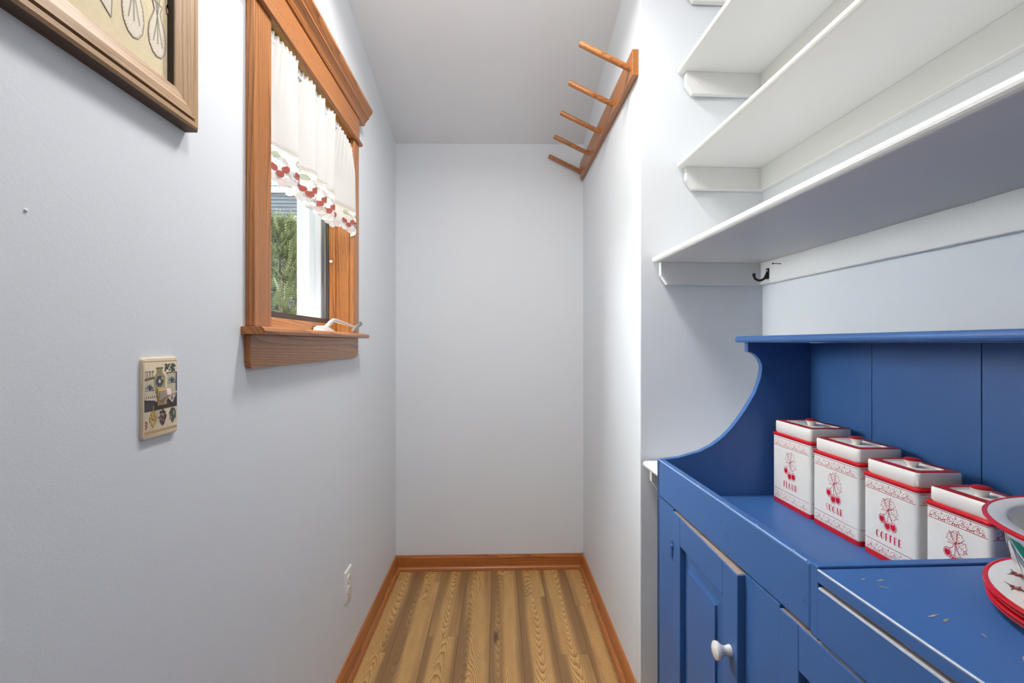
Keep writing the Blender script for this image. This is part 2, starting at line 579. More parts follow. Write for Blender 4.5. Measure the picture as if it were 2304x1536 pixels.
# ------------------------------------------------------------------ window
win = empty('window_1', (XL, (WY0+WY1)/2, WZ0))
tag(win, 'oak framed casement window in the left wall', None, kind='structure')
WINV = Matrix.Translation((-XL, -(WY0+WY1)/2, -WZ0))
def wp(o):
    o.parent = win
    o.matrix_parent_inverse = WINV
    return o
CT = 0.020
wp(box('side_casing', M['oak_z'], None, XL, XL+CT, 1.116, WY0+0.003, WZ0, 2.07, 0.003))
wp(box('side_casing', M['oak_z'], None, XL, XL+CT, WY1-0.003, 1.953, WZ0, 2.07, 0.003))
wp(MB().prism([(XL, 2.070), (XL+0.026, 2.070), (XL+0.031, 2.074), (XL+0.031, 2.082), (XL+0.026, 2.086), (XL, 2.086)], 1, 1.106, 1.968).obj('head_fillet', M['oak_y'], bevel=0.001))
wp(box('head_casing', M['oak_y'], None, XL, XL+0.022, 1.116, 1.953, 2.086, 2.190, 0.001))
crown = [(XL, 2.172), (XL+0.026, 2.172), (XL+0.029, 2.178), (XL+0.032, 2.186), (XL+0.040, 2.196), (XL+0.046, 2.202), (XL+0.046, 2.207), (XL+0.053, 2.216), (XL+0.060, 2.226), (XL+0.060, 2.236), (XL, 2.236)]
wp(MB().prism(crown, 1, 1.078, 2.008).obj('crown_moulding', M['oak_y'], bevel=0.0008))
st = [(XL-0.075, WZ0), (XL+0.046, WZ0), (XL+0.051, WZ0-0.004), (XL+0.053, WZ0-0.010), (XL+0.051, WZ0-0.017), (XL+0.046, WZ0-0.018), (XL, WZ0-0.018), (XL-0.075, WZ0-0.018)]
m = MB()
m.prism([p for p in st if p[0] >= XL-0.0001]+[(XL, WZ0)], 1, 1.096, 1.985)
wp(m.obj('stool', M['oak_y'], bevel=0.001))
wp(box('jamb_sill', M['oak_y'], None, XL-0.080, XL, WY0, WY1, WZ0-0.018, WZ0-0.001))
ap = [(1.111, WZ0-0.018), (1.962, WZ0-0.018), (1.962, 1.240), (1.935, 1.223), (1.116, 1.223), (1.111, 1.240)]
wp(MB().prism(ap, 0, XL, XL+0.014).obj('apron', M['oak_y'], bevel=0.001))
# jamb liner and stops
JX = XL-0.075
for a, b in ((WY0-0.002, WY0), (WY1, WY1+0.002)):
    pass
wp(box('side_jamb', M['oak_z'], None, XL-0.050, XL, WY1-0.004, WY1+0.004, WZ0, WZ1, 0.001))
wp(box('side_jamb', M['oak_z'], None, XL-0.050, XL, WY0-0.004, WY0+0.004, WZ0, WZ1, 0.001))
wp(box('head_jamb', M['oak_y'], None, XL-0.050, XL, WY0, WY1, WZ1-0.004, WZ1+0.004, 0.001))
wp(box('stop', M['oak_z'], None, JX, XL-0.050, WY1-0.012, WY1+0.004, WZ0, WZ1, 0.002))
wp(box('stop', M['oak_z'], None, JX, XL-0.050, WY0-0.004, WY0+0.012, WZ0, WZ1, 0.002))
wp(box('stop', M['oak_y'], None, JX, XL-0.050, WY0+0.012, WY1-0.012, WZ0, WZ0+0.034, 0.002))
wp(box('stop', M['oak_y'], None, JX, XL-0.050, WY0+0.012, WY1-0.012, WZ1-0.022, WZ1, 0.002))
# screen
sx0, sx1 = JX-0.010, JX
sf = MB()
sf.box(sx0, sx1, WY0, WY1, WZ0+0.034, WZ0+0.054)
sf.box(sx0, sx1, WY0, WY1, WZ1-0.030, WZ1)
sf.box(sx0, sx1, WY0, WY0+0.016, WZ0+0.054, WZ1-0.030)
sf.box(sx0, sx1, WY1-0.016, WY1, WZ0+0.054, WZ1-0.030)
sfo = wp(sf.obj('screen_frame', M['bronze']))
box('screen_mesh', M['screen'], sfo, sx0+0.004, sx0+0.0045, WY0+0.016, WY1-0.016, WZ0+0.054, WZ1-0.030)
pin = wp(MB().lathe([(0.002, 0), (0.006, 0.001), (0.006, 0.004), (0.002, 0.006)], 12, (JX+0.010, WY1-0.013, 1.593), Matrix.Rotation(math.pi/2, 3, 'X')).obj('screen_button', M['plastic']))
# sash
sb0, sb1 = -0.715, -0.668
sh = MB()
sh.box(sb0, sb1, WY0, WY0+0.045, WZ0+0.01, WZ1)
sh.box(sb0, sb1, WY1-0.030, WY1, WZ0+0.01, WZ1)
sh.box(sb0, sb1, WY0+0.045, WY1-0.030, WZ0+0.01, WZ0+0.045)
sh.box(sb0, sb1, WY0+0.045, WY1-0.030, WZ1-0.045, WZ1)
sash = wp(sh.obj('sash', M['vinyl'], bevel=0.002))
box('glass_pane', M['glass'], sash, -0.694, -0.690, WY0+0.045, WY1-0.030, WZ0+0.045, WZ1-0.045)
ex = MB()
ex.box(-0.770, -0.715, WY1-0.006, WY1+0.06, WZ0-0.04, WZ1+0.05)
ex.box(-0.770, -0.715, WY0-0.06, WY0+0.006, WZ0-0.04, WZ1+0.05)
ex.box(-0.770, -0.715, WY0-0.06, WY1+0.06, WZ1, WZ1+0.06)
ex.box(-0.780, -0.715, WY0-0.06, WY1+0.06, WZ0-0.05, WZ0)
wp(ex.obj('outer_frame', M['vinyl'], bevel=0.004))
# crank operator
ck = MB()
ck.loops([[(-0.618, 1.640, WZ0), (-0.575, 1.655, WZ0), (-0.575, 1.755, WZ0), (-0.618, 1.755, WZ0)],
          [(-0.618, 1.646, WZ0+0.016), (-0.586, 1.662, WZ0+0.008), (-0.584, 1.750, WZ0+0.010), (-0.618, 1.750, WZ0+0.020)],
          [(-0.616, 1.680, WZ0+0.024), (-0.598, 1.686, WZ0+0.018), (-0.598, 1.742, WZ0+0.020), (-0.616, 1.742, WZ0+0.027)]])
cko = wp(ck.obj('crank_housing', M['satin'], bevel=0.003, smooth=False))
MB().tube([(-0.604, 1.730, WZ0+0.018), (-0.596, 1.748, WZ0+0.034), (-0.590, 1.768, WZ0+0.045), (-0.584, 1.784, WZ0+0.044), (-0.562, 1.828, WZ0+0.033), (-0.544, 1.864, WZ0+0.021)], [0.008, 0.008, 0.0075, 0.007, 0.006, 0.006], 10).obj('crank_arm', M['satin'], cko, smooth=True)
MB().tube([(-0.546, 1.846, WZ0+0.010), (-0.542, 1.860, WZ0+0.019), (-0.531, 1.892, WZ0+0.036), (-0.529, 1.898, WZ0+0.039)], [0.006, 0.0075, 0.0095, 0.008], 12).obj('crank_knob', M['steel'], cko, smooth=True)

# ------------------------------------------------------------------ valance curtain
CY0, CY1 = 1.206, 1.884
cur = empty('valance_curtain', (XL+0.01, 1.53, 2.05))
tag(cur, 'sheer white valance with a red cherry lace hem hanging across the top of the window', 'curtain')
CINV = Matrix.Translation((-(XL+0.01), -1.53, -2.05))
def cp(o, parent=None):
    o.parent = parent or cur
    o.matrix_parent_inverse = CINV if parent is None else Matrix.Identity(4)
    return o
FOLDS = [-0.03, 0.185, 0.300, 0.390, 0.480, 0.70]      # fold lines measured from the near jamb
def fold(d):
    """room-ward offset of the cloth: each pleat swells slowly and turns back sharply"""
    for a, b in zip(FOLDS[:-1], FOLDS[1:]):
        if d <= b or b == FOLDS[-1]:
            q = (d-a)/(b-a)
            return 0.5-0.5*math.cos(math.pi*q/0.80) if q < 0.80 else 0.5+0.5*math.cos(math.pi*(q-0.80)/0.20)
    return 0.0
def top_z(d):
    q = max(0.0, (d-0.47)/0.22)
    return 2.052-0.060*q*q
ZB = 1.700
def cloth_pt(d, t, off=0.0):
    """d metres along the window, t = 0 at the heading, 1 at the hem"""
    zt = top_z(d)
    z = zt+(ZB-zt)*t
    amp = 0.052*min(1.0, 0.25+t*1.5)
    gath = 0.0026*math.sin(d*2*math.pi/0.021+0.8*math.sin(d*60))*max(0.0, 1-t*2.2)**1.5
    x = XL+0.020+amp*(fold(d)-0.95)+gath+off+0.004*math.sin(d*48+1.0)*t
    y = CY0+d*0.985
    # the last pleat swings out over the casing round the end of the rod
    q = max(0.0, (d-0.52)/0.18)
    x += 0.014*q*q*min(1.0, t*4)
    y += 0.012*q*q*min(1.0, t*4)
    return (x, y, z)
def sheet(d0, d1, t0, t1, nd, nt, hem=None):
    m = MB()
    vs = []
    for j in range(nt+1):
        for i in range(nd+1):
            d = d0+(d1-d0)*i/nd
            te = hem(d) if hem else t1
            vs.append(cloth_pt(d, t0+(te-t0)*j/nt))
    fs = []
    for j in range(nt):
        for i in range(nd):
            a = j*(nd+1)+i
            fs.append((a, a+1, a+nd+2, a+nd+1))
    return m.add(vs, fs)
LT = 0.745                                           # lace starts here
cp(sheet(0, 0.70, 0.0, LT, 420, 24).obj('voile_panel', M['voile'], smooth=True, fix=False))
def ruffle_pt(d):
    p = cloth_pt(d, 0.0)
    return p
rf = MB()
vs = []
for j in range(3):
    for i in range(421):
        d = 0.70*i/420
        p = cloth_pt(d, 0.0)
        vs.append((p[0]+0.0015*math.sin(d*2*math.pi/0.021+j)*j, p[1], p[2]+j*0.004+0.001*math.sin(d*2*math.pi/0.021)*j))
fs = []
for j in range(2):
    for i in range(420):
        a = j*421+i
        fs.append((a, a+1, a+422, a+421))
cp(rf.add(vs, fs).obj('heading_ruffle', M['voile'], smooth=True, fix=False))
def hem(d):
    return 0.955+0.028*math.cos(d*2*math.pi/0.115)+0.012*math.cos(d*2*math.pi/0.0383)
cp(sheet(0, 0.70, LT, 1.0, 300, 8, hem).obj('lace_net', M['net'], smooth=True, fix=False))
cp(MB().tube([(XL+0.006, CY0-0.004, 2.040), (XL+0.006, CY1+0.006, 2.040)], 0.004, 8).obj('curtain_rod', M['plastic'], smooth=True))
# lace motifs laid on the folded cloth: u = metres along the rod (stretched by the fullness), v = metres below the lace line
HT = 2.05-ZB
def lace(ink, name, mat, off=0.0012):
    def fn(u, v, k):
        d = min(0.699, max(0.001, u))
        return cloth_pt(d, LT+v/HT, off)
    return cp(ink.obj(name, mat, None, fn))
cord = Ink()
for v, a in ((0.0, 0.0022), (0.006, 0.0014)):
    cord.stroke([(0.70*i/220, v) for i in range(221)], a)
for i in range(66):
    u = 0.005+i*0.0104
    cord.stroke([(u+0.0052*math.cos(q), -0.001-0.008*math.sin(q)) for q in [math.pi*j/6 for j in range(7)]], 0.0009)
lace(cord, 'lace_cord', M['cream_thread'])
def cherry(cx, cy, r, a):
    pts = []
    for i in range(18):
        t = 2*math.pi*i/18
        k = 1.0-0.28*math.exp(-((t-math.pi*1.5)/0.45)**2)
        x, y = 1.22*r*k*math.cos(t), r*0.95*k*math.sin(t)
        pts.append((cx+x*math.cos(a)-y*math.sin(a), cy+x*math.sin(a)+y*math.cos(a)))
    return pts
gi = 0
for u0 in (0.085, 0.160, 0.252, 0.345, 0.435, 0.535, 0.625, 0.675):
    gi += 1
    jx = 0.006*math.sin(gi*5.1)
    u0 += jx
    lf = Ink()
    lf.poly([(u0-0.030, 0.020), (u0-0.022, 0.013), (u0-0.010, 0.012), (u0, 0.021), (u0-0.010, 0.027), (u0-0.022, 0.027)])
    lace(lf, 'lace_leaf', M['lace_leaf'], 0.0018)
    lf2 = Ink()
    lf2.poly([(u0+0.002, 0.022), (u0+0.012, 0.022), (u0+0.022, 0.031), (u0+0.024, 0.040), (u0+0.012, 0.036)])
    lace(lf2, 'lace_leaf', M['lace_pale'], 0.0018)
    stn = Ink()
    for cx, cy in ((-0.022, 0.052), (-0.004, 0.062), (0.012, 0.048)):
        stn.stroke([(u0, 0.022), (u0+cx*0.6, 0.022+(cy-0.022)*0.45), (u0+cx, cy-0.006)], 0.0010)
    lace(stn, 'lace_stem', M['lace_leaf'], 0.0016)
    for n_, (cx, cy, a) in enumerate(((-0.022, 0.054, 0.25), (-0.003, 0.066, -0.15), (0.014, 0.050, -0.5))):
        bk = Ink().poly(cherry(u0+cx, cy, 0.0125, a))
        lace(bk, 'lace_petal', M['applique'], 0.0020)
        ch = Ink().poly(cherry(u0+cx, cy, 0.0100, a))
        lace(ch, 'lace_cherry', M['lace_cherry'], 0.0026)
    for n_, (cx, cy, r) in enumerate(((-0.042, 0.062, 0.012), (-0.020, 0.078, 0.013), (0.004, 0.086, 0.013), (0.026, 0.078, 0.013), (0.040, 0.058, 0.012))):
        pt = Ink().poly(cherry(u0+cx, cy, r, 0.3*math.sin(n_*3+gi)))
        lace(pt, 'lace_petal', M['applique'] if (n_+gi) % 3 else M['lace_pale'], 0.0005+0.0002*n_)

# ------------------------------------------------------------------ framed embroidery
FX = XL+0.028
fr = empty('framed_embroidery', (XL, 0.60, 1.95))
tag(fr, 'tan wooden frame holding an embroidered cloth of vases, hung high on the left wall', 'picture')
FINV = Matrix.Translation((-XL, -0.60, -1.95))
def fp(o):
    o.parent = fr
    o.matrix_parent_inverse = FINV
    return o
FY0, FY1, FZ0, FZ1 = 0.34, 0.904, 1.667, 2.22
iy0, iy1, iz0, iz1 = FY0+0.056, FY1-0.056, FZ0+0.056, FZ1-0.056
def mitre(a0, a1, b0, b1, horizontal, sgn, mat, name):
    # moulding profile (distance from the outer edge, height off the wall)
    prof = [(0.000, 0.000), (0.000, 0.022), (0.004, 0.026), (0.012, 0.0255), (0.0128, 0.020), (0.0148, 0.020), (0.016, 0.0275), (0.030, 0.026), (0.043, 0.0215), (0.053, 0.019), (0.055, 0.017), (0.055, 0.004), (0.055, 0.000)]
    rings = []
    for end in (0, 1):
        r = []
        for d, h in prof:
            if horizontal:
                y = a0+d if end == 0 else a1-d
                z = b0+sgn*d
            else:
                z = a0+d if end == 0 else a1-d
                y = b0+sgn*d
            r.append((XL+h, y, z))
        rings.append(r)
    return fp(MB().loops(rings).obj(name, mat))
mitre(FY0, FY1, FZ0, 0, True, 1, M['frame_y'], 'frame_rail')
mitre(FY0, FY1, FZ1, 0, True, -1, M['frame_y'], 'frame_rail')
mitre(FZ0, FZ1, FY1, 0, False, -1, M['frame_z'], 'frame_stile')
mitre(FZ0, FZ1, FY0, 0, False, 1, M['frame_z'], 'frame_stile')
e = MB()
e.box(XL, XL+0.0222, FY0-0.0006, FY1+0.0006, FZ0-0.0008, FZ0)
fp(e.obj('frame_edge', M['frame_dark']))['label'] = 'dark bark-brown lower edge'
fp(box('groove', M['dark'], None, XL+0.0190, XL+0.0204, FY1-0.0150, FY1-0.0126, FZ0+0.014, FZ1-0.014))
fp(box('rebate_shade', M['dark'], None, XL+0.006, XL+0.0165, iy1-0.0008, iy1+0.001, iz0+0.001, iz1-0.001))  # dark strip painting in the shadow inside the right-hand rebate
fp(box('mount_cloth', M['linen'], None, XL+0.001, XL+0.006, iy0-0.004, iy1+0.004, iz0-0.004, iz1+0.004))
def fmap(off):
    return lambda u, v, k: (XL+0.006+off+0.00001*k, u, v)
# two stitched vases and a folded corner, each its own little applique
def vase(y, z, wv, hv, name='stitched_vase'):
    out = [(y+wv*a, z+hv*b) for a, b in ((0, 0), (0.25, 0.04), (0.45, 0.16), (0.52, 0.34), (0.46, 0.54), (0.28, 0.72), (0.16, 0.86), (0.30, 1.02), (-0.30, 1.02), (-0.16, 0.86), (-0.28, 0.72), (-0.46, 0.54), (-0.52, 0.34), (-0.45, 0.16), (-0.25, 0.04))]
    o = fp(Ink().poly(out).obj(name, M['cotton'], None, fmap(0.0006)))
    s = Ink().stroke(out, 0.0011, True)
    for a, b in zip(out, out[1:]+out[:1]):
        for q in (0.2, 0.5, 0.8):
            px, py = a[0]+(b[0]-a[0])*q, a[1]+(b[1]-a[1])*q
            s.stroke([(px, py), (px+(y-px)*0.14, py+(z+hv*0.4-py)*0.06)], 0.0007)
    fp(s.obj('outline_stitching', M['thread'], None, fmap(0.0010)))
    g = Ink()
    for dx in (-0.16, 0.02, 0.2):
        g.stroke([(y+wv*dx*1.5, z+hv*0.25), (y+wv*dx*0.4, z+hv*0.6), (y-wv*dx*0.5, z+hv*1.0), (y-wv*dx*2.0, z+hv*1.45)], 0.0011)
    fp(g.obj('stem_stitching', M['thread_green'], None, fmap(0.0014)))
vase(0.822, 1.756, 0.040, 0.088)
vase(0.769, 1.755, 0.044, 0.105)
c = Ink().poly([(0.700, 1.775), (0.726, 1.757), (0.730, 1.83), (0.702, 1.85)])
fp(c.obj('stitched_corner', M['cotton'], None, fmap(0.0006)))
fp(Ink().stroke([(0.702, 1.85), (0.700, 1.775), (0.726, 1.757), (0.730, 1.83)], 0.0011).obj('outline_stitching', M['thread'], None, fmap(0.001)))
tz = 1.843
fp(Ink().poly([(0.842, tz), (0.853, tz+0.003), (0.855, tz+0.012), (0.851, tz+0.017), (0.842, tz+0.012), (0.845, tz+0.018), (0.842, tz+0.010), (0.844, tz+0.002)]).obj('stitched_tulip', M['tulip'], None, fmap(0.0016)))
fp(Ink().stroke([(0.842, tz+0.016), (0.843, tz+0.026), (0.834, tz+0.040)], 0.0009).obj('stem_stitching', M['thread_green'], None, fmap(0.0012)))

# ------------------------------------------------------------------ light switch with printed plate
sw = empty('light_switch', (XL, 0.832, 1.19))
tag(sw, 'light switch with a plate printed with crocks and hanging herbs', 'light switch')
SINV = Matrix.Translation((-XL, -0.832, -1.19))
def sp(o):
    o.parent = sw
    o.matrix_parent_inverse = SINV
    return o
Y0, Y1, Z0, Z1 = 0.790, 0.875, 1.1235, 1.2565
def rrect(a0, a1, b0, b1, r, n=5):
    pts = []
    for cx, cy, s in ((a1-r, b1-r, 0), (a0+r, b1-r, 90), (a0+r, b0+r, 180), (a1-r, b0+r, 270)):
        for i in range(n+1):
            t = math.radians(s+90*i/n)
            pts.append((cx+r*math.cos(t), cy+r*math.sin(t)))
    return pts
def plate_rings(a0, a1, b0, b1, r, prof):
    return [[(XL+h, y, z) for y, z in rrect(a0+i, a1-i, b0+i, b1-i, max(0.001, r-i))] for i, h in prof]
cream = plain('cream_printed_plate', srgb(226, 206, 176), 0.35, 0.5, 0, 0, 0.08, 60)
tan = plain('tan_printed_ink', srgb(196, 160, 112), 0.35)
sp(MB().loops(plate_rings(Y0, Y1, Z0, Z1, 0.006, [(0, 0), (0, 0.003), (0.0015, 0.0055), (0.003, 0.006)])).obj('switch_plate', cream, smooth=True))
def smap(off):
    return lambda u, v, k: (XL+0.006+off+0.000004*k, Y0+0.085*u, Z1-0.133*v)
def print_(ink, name, mat, off):
    return sp(ink.obj(name, mat, None, smap(off)))
olive = plain('olive_printed_ink', srgb(158, 146, 104), 0.35, var=0.15)
stone = plain('stone_printed_ink', srgb(206, 196, 172), 0.35, var=0.12, scale=90)
navy = plain('navy_printed_ink', srgb(58, 70, 98), 0.35, var=0.2)
brown = plain('dark_brown_printed_ink', srgb(62, 50, 48), 0.35, var=0.25, scale=90)
plum = plain('plum_printed_ink', srgb(84, 52, 72), 0.35, var=0.3, scale=200)
ochre = plain('ochre_printed_ink', srgb(206, 168, 92), 0.35, var=0.2, scale=200)
pine = plain('pine_printed_ink', srgb(62, 82, 66), 0.35, var=0.3, scale=200)
print_(Ink().poly([(0.03, 0.045), (0.97, 0.045), (0.97, 0.055), (0.03, 0.055)]), 'printed_border', tan, 0.0001)
print_(Ink().poly([(0.04, 0.90), (0.96, 0.90), (0.96, 0.935), (0.04, 0.935)]), 'printed_border', tan, 0.0001)
print_(Ink().poly([(0.05, 0.27), (0.30, 0.27), (0.30, 0.50), (0.05, 0.50)]), 'printed_crock', stone, 0.00015)
print_(Ink().poly([(0.66, 0.19), (0.93, 0.19), (0.91, 0.47), (0.68, 0.47)]), 'printed_crock', stone, 0.00015)
print_(Ink().poly([(0.36, 0.50), (0.29, 0.34), (0.29, 0.25), (0.37, 0.19), (0.37, 0.15), (0.35, 0.14), (0.35, 0.125), (0.55, 0.125), (0.55, 0.14), (0.53, 0.15), (0.53, 0.19), (0.61, 0.25), (0.61, 0.36), (0.58, 0.50)]), 'printed_jar', olive, 0.0002)
k1 = Ink()
k1.poly([(0.05, 0.255), (0.31, 0.235), (0.31, 0.265), (0.05, 0.285)])
k1.stroke([(0.36, 0.135), (0.54, 0.135)], 0.012).stroke([(0.64, 0.205), (0.95, 0.200)], 0.014)
print_(k1, 'printed_rim', plain('dark_olive_printed_ink', srgb(120, 108, 76), 0.35), 0.00025)
k2 = Ink()
for cx, cy in ((0.17, 0.37), (0.80, 0.30)):
    for i in range(-3, 4):
        a = math.radians(90+i*26)
        k2.poly([(cx, cy+0.04), (cx+0.10*math.cos(a)-0.02, cy+0.045-0.07*math.sin(a)), (cx+0.13*math.cos(a), cy+0.04-0.09*math.sin(a)), (cx+0.10*math.cos(a)+0.02, cy+0.055-0.07*math.sin(a))])
for i in range(9):
    a = 2*math.pi*i/9
    k2.disc(0.45+0.075*math.cos(a), 0.30+0.05*math.sin(a), 0.035, 0.022, 8)
k2.poly([(0.93, 0.20), (0.963, 0.20), (0.963, 0.48), (0.93, 0.48)])
print_(k2, 'printed_flower', navy, 0.0003)
print_(Ink().disc(0.45, 0.30, 0.032, 0.021, 10), 'printed_petal', cream, 0.0004)
k3 = Ink()
for i in range(26):
    u = 0.60+0.335*random.random()
    v = 0.09+0.09*random.random()
    k3.disc(u, v, 0.022+0.012*random.random(), 0.014, 7)
for i in range(8):
    u = 0.07+0.028*i
    k3.stroke([(u, 0.25), (u+0.02*math.sin(i*2.2), 0.17)], 0.006).disc(u+0.02*math.sin(i*2.2), 0.17, 0.012, 0.008, 6)
print_(k3, 'printed_foliage', brown if False else pine, 0.0003)
print_(Ink().poly([(0.04, 0.50), (0.963, 0.47), (0.963, 0.65), (0.04, 0.66)]), 'printed_shelf', brown, 0.0003)
print_(Ink().poly([(0.05, 0.465), (0.963, 0.45), (0.963, 0.465), (0.82, 0.60), (0.69, 0.53), (0.52, 0.62), (0.30, 0.535), (0.05, 0.515)]), 'printed_cloth', cream, 0.0004)
k4 = Ink()
for i in range(16):
    u = 0.07+i*0.056
    if 0.50 < u < 0.56:
        continue
    k4.poly([(u, 0.47), (u+0.018, 0.47), (u+0.030, 0.505), (u+0.012, 0.505)])
for cx, cy in ((0.50, 0.56), (0.81, 0.535)):
    k4.ring(cx, cy, 0.035, 0.010, 0.022, 4).disc(cx, cy, 0.012, 0.008, 4)
k4.stroke([(0.05, 0.517), (0.30, 0.537), (0.52, 0.622), (0.69, 0.532), (0.82, 0.602), (0.963, 0.467)], 0.008)
print_(k4, 'printed_lace', navy, 0.0005)
for cx, mat, sprd in ((0.27, ochre, 0.10), (0.53, plum, 0.11), (0.83, pine, 0.10)):
    b = Ink()
    b.stroke([(cx, 0.60), (cx, 0.70)], 0.014)
    for i in range(60):
        q = random.random()
        a = random.uniform(-1, 1)
        u = cx+a*sprd*(0.35+0.65*math.sin(math.pi*min(1, q*1.05)))
        v = 0.68+0.17*q-0.015*abs(a)
        b.poly([(u, v-0.014), (u+0.016, v), (u+0.004*a, v+0.022), (u-0.016, v)])
    print_(b, 'printed_herbs', mat, 0.00055)
berry = Ink()
for i in range(5):
    berry.disc(0.07+0.03*(i % 2), 0.78+0.02*i, 0.018, 0.010, 6)
print_(berry, 'printed_berries', M['darkred'], 0.0005)
sp(MB().box(XL+0.006, XL+0.0075, 0.822, 0.844, 1.176, 1.205).obj('toggle_collar', tan, bevel=0.0005))
tg = MB().loops([[(XL+0.006, 0.826, 1.182), (XL+0.006, 0.840, 1.182), (XL+0.006, 0.840, 1.200), (XL+0.006, 0.826, 1.200)],
                 [(XL+0.020, 0.8275, 1.193), (XL+0.020, 0.8385, 1.193), (XL+0.018, 0.8385, 1.204), (XL+0.018, 0.8275, 1.204)]])
sp(tg.obj('toggle', plain('ivory_plastic', srgb(238, 222, 204), 0.25), bevel=0.0012))
for z in (1.160, 1.220):
    sp(MB().lathe([(0.003, 0), (0.003, 0.0008), (0.001, 0.0014)], 10, (XL+0.006, 0.833, z), Matrix.Rotation(math.pi/2, 3, 'Y')).obj('plate_screw', olive))

# ------------------------------------------------------------------ wall outlet
ot = empty('wall_outlet', (XL, 1.866, 0.361))
tag(ot, 'white duplex outlet low on the left wall near the far corner', 'outlet')
OINV = Matrix.Translation((-XL, -1.866, -0.361))
def op(o):
    o.parent = ot
    o.matrix_parent_inverse = OINV
    return o
op(MB().loops(plate_rings(1.827, 1.905, 0.302, 0.420, 0.003, [(0, 0), (0, 0.004), (0.0015, 0.0055), (0.003, 0.006)])).obj('cover_plate', M['plastic'], smooth=True))
for z in (0.341, 0.381):
    pts = [(1.866+y, z+h) for y, h in arc(0, 0, 0.0175, 0.0175, 35, 145, 6)+arc(0, 0, 0.0175, 0.0175, 215, 325, 6)]
    r = op(MB().prism(pts, 0, XL+0.0055, XL+0.0085).obj('receptacle', M['plastic'], bevel=0.0006))
    for dy in (-0.0065, 0.0065):
        box('slot', M['slot'], r, XL+0.0084, XL+0.0087, 1.866+dy-0.001, 1.866+dy+0.001, z-0.002, z+0.006)
op(MB().lathe([(0.003, 0), (0.003, 0.0008), (0.001, 0.0014)], 10, (XL+0.006, 1.866, 0.361), Matrix.Rotation(math.pi/2, 3, 'Y')).obj('plate_screw', M['steel']))

# ------------------------------------------------------------------ peg rack on the right wall
pr = empty('peg_rack', (XR, 2.19, 2.26))
tag(pr, 'oak rack with five round pegs, mounted high on the right wall', 'coat rack')
PINV = Matrix.Translation((-XR, -2.19, -2.26))
def pp(o):
    o.parent = pr
    o.matrix_parent_inverse = PINV
    return o
bd = pp(MB().box(XR-0.022, XR, 1.668, 2.735, 2.212, 2.304).obj('rack_board', M['oak_y'], bevel=0.002))
for i in range(5):
    y = 1.703+i*0.2565
    z = 2.255
    ptip = (XR-0.199, y, z+0.085)
    pp(MB().tube([(XR-0.010, y, z-0.006), (XR-0.195, y, z+0.0832), (XR-0.200, y, z+0.0855)], [0.0108, 0.0108, 0.0088], 16).obj('peg', M['peg'], smooth=True))

# ------------------------------------------------------------------ white shelves in the niche
def shelf(z, depth, length, label, cl_h=0.075, back=True, group=None):
    o = empty('wall_shelf', (0.922, YE, z), nr)
    tag(o, label, 'shelf', group)
    t = 0.021
    prof = [(0, -t/2), (-depth+t/2, -t/2)]+[(-depth+t/2-t/2*math.sin(a), -t/2*math.cos(a)) for a in [math.radians(k*22.5) for k in range(1, 8)]]+[(-depth+t/2, t/2), (0, t/2)]
    MB().prism(prof, 1, -length, -0.001).obj('shelf_board', M['white'], o, bevel=0.0006)
    zb = -t/2-cl_h
    cx = -depth+0.024
    # the end cleat stands on the end wall, which is square to the room: turn it back
    side = [(0, -t/2), (cx, -t/2), (cx, -t/2-cl_h*0.58), (cx+0.022, zb), (0, zb)]
    s = MB().prism(side, 1, -0.021, -0.0005).obj('side_cleat', M['white'], o, bevel=0.0012)
    MB().lathe([(0.004, 0), (0.004, 0.0008), (0.002, 0.0012)], 12, (cx+0.038, -0.0208, -t/2-cl_h*0.52), Matrix.Rotation(math.pi/2, 3, 'X')).obj('screw_head', M['white'], s, smooth=True)
    if back:
        MB().prism([(0, -t/2), (-0.020, -t/2), (-0.020, zb+0.002), (-0.018, zb), (0, zb)], 1, -length, -0.021).obj('back_cleat', M['white'], o, bevel=0.001)
    return o
shelf(1.565, 0.392, 2.1, 'deepest and lowest of the long white shelves, a black hook under it')
shelf(1.890, 0.304, 2.1, 'narrower white shelf second up above the blue cabinet')
shelf(2.214, 0.304, 2.1, 'narrower white shelf third up above the blue cabinet')
shelf(2.530, 0.300, 2.1, 'highest white shelf, only its end corner showing at the top edge')
shelf(0.868, 0.424, 0.27, 'short white shelf low in the niche, half hidden behind the blue cabinet', 0.075, True)

NI = Matrix.Translation((0.922, YE, 0)) @ Matrix.Rotation(nr, 4, 'Z')
hk = empty('coat_hook', (0.922, YE, 1.50), nr)
tag(hk, 'small black iron hook screwed to the cleat under the lowest shelf', 'hook')
m = MB()
pl = [(-0.020-h, -0.060+a) for a, h in ((0, 0), (0, 0.003), (0.013, 0.003), (0.013, 0))]
HB = -0.0645
m.box(-0.0235, -0.0200, HB-0.0075, HB+0.0075, -0.006, 0.030)
m.obj('hook_plate', M['black'], hk, bevel=0.0015)
pts = [(-0.022, HB, 0.016), (-0.026, HB, 0.006), (-0.032, HB, -0.004), (-0.042, HB, -0.010), (-0.053, HB, -0.011), (-0.063, HB, -0.006), (-0.068, HB, 0.003), (-0.068, HB, 0.012)]
MB().tube(pts, [0.0045, 0.0045, 0.0042, 0.004, 0.004, 0.004, 0.0042, 0.0052], 10).obj('hook_arm', M['black'], hk, smooth=True)
MB().lathe([(0.0035, 0), (0.0035, 0.001), (0.0015, 0.0022)], 10, (-0.0235, HB, 0.022), Matrix.Rotation(-math.pi/2, 3, 'Y')).obj('hook_screw', M['steel'], hk)
nl = empty('nail', (0.922, YE, 1.533), nr)
tag(nl, 'thin dark nail sticking out of the cleat beside the black hook', 'nail')
MB().tube([(-0.006, -0.135, 0), (-0.046, -0.135, 0.001)], 0.0011, 8).obj('nail_shank', M['black'], nl)
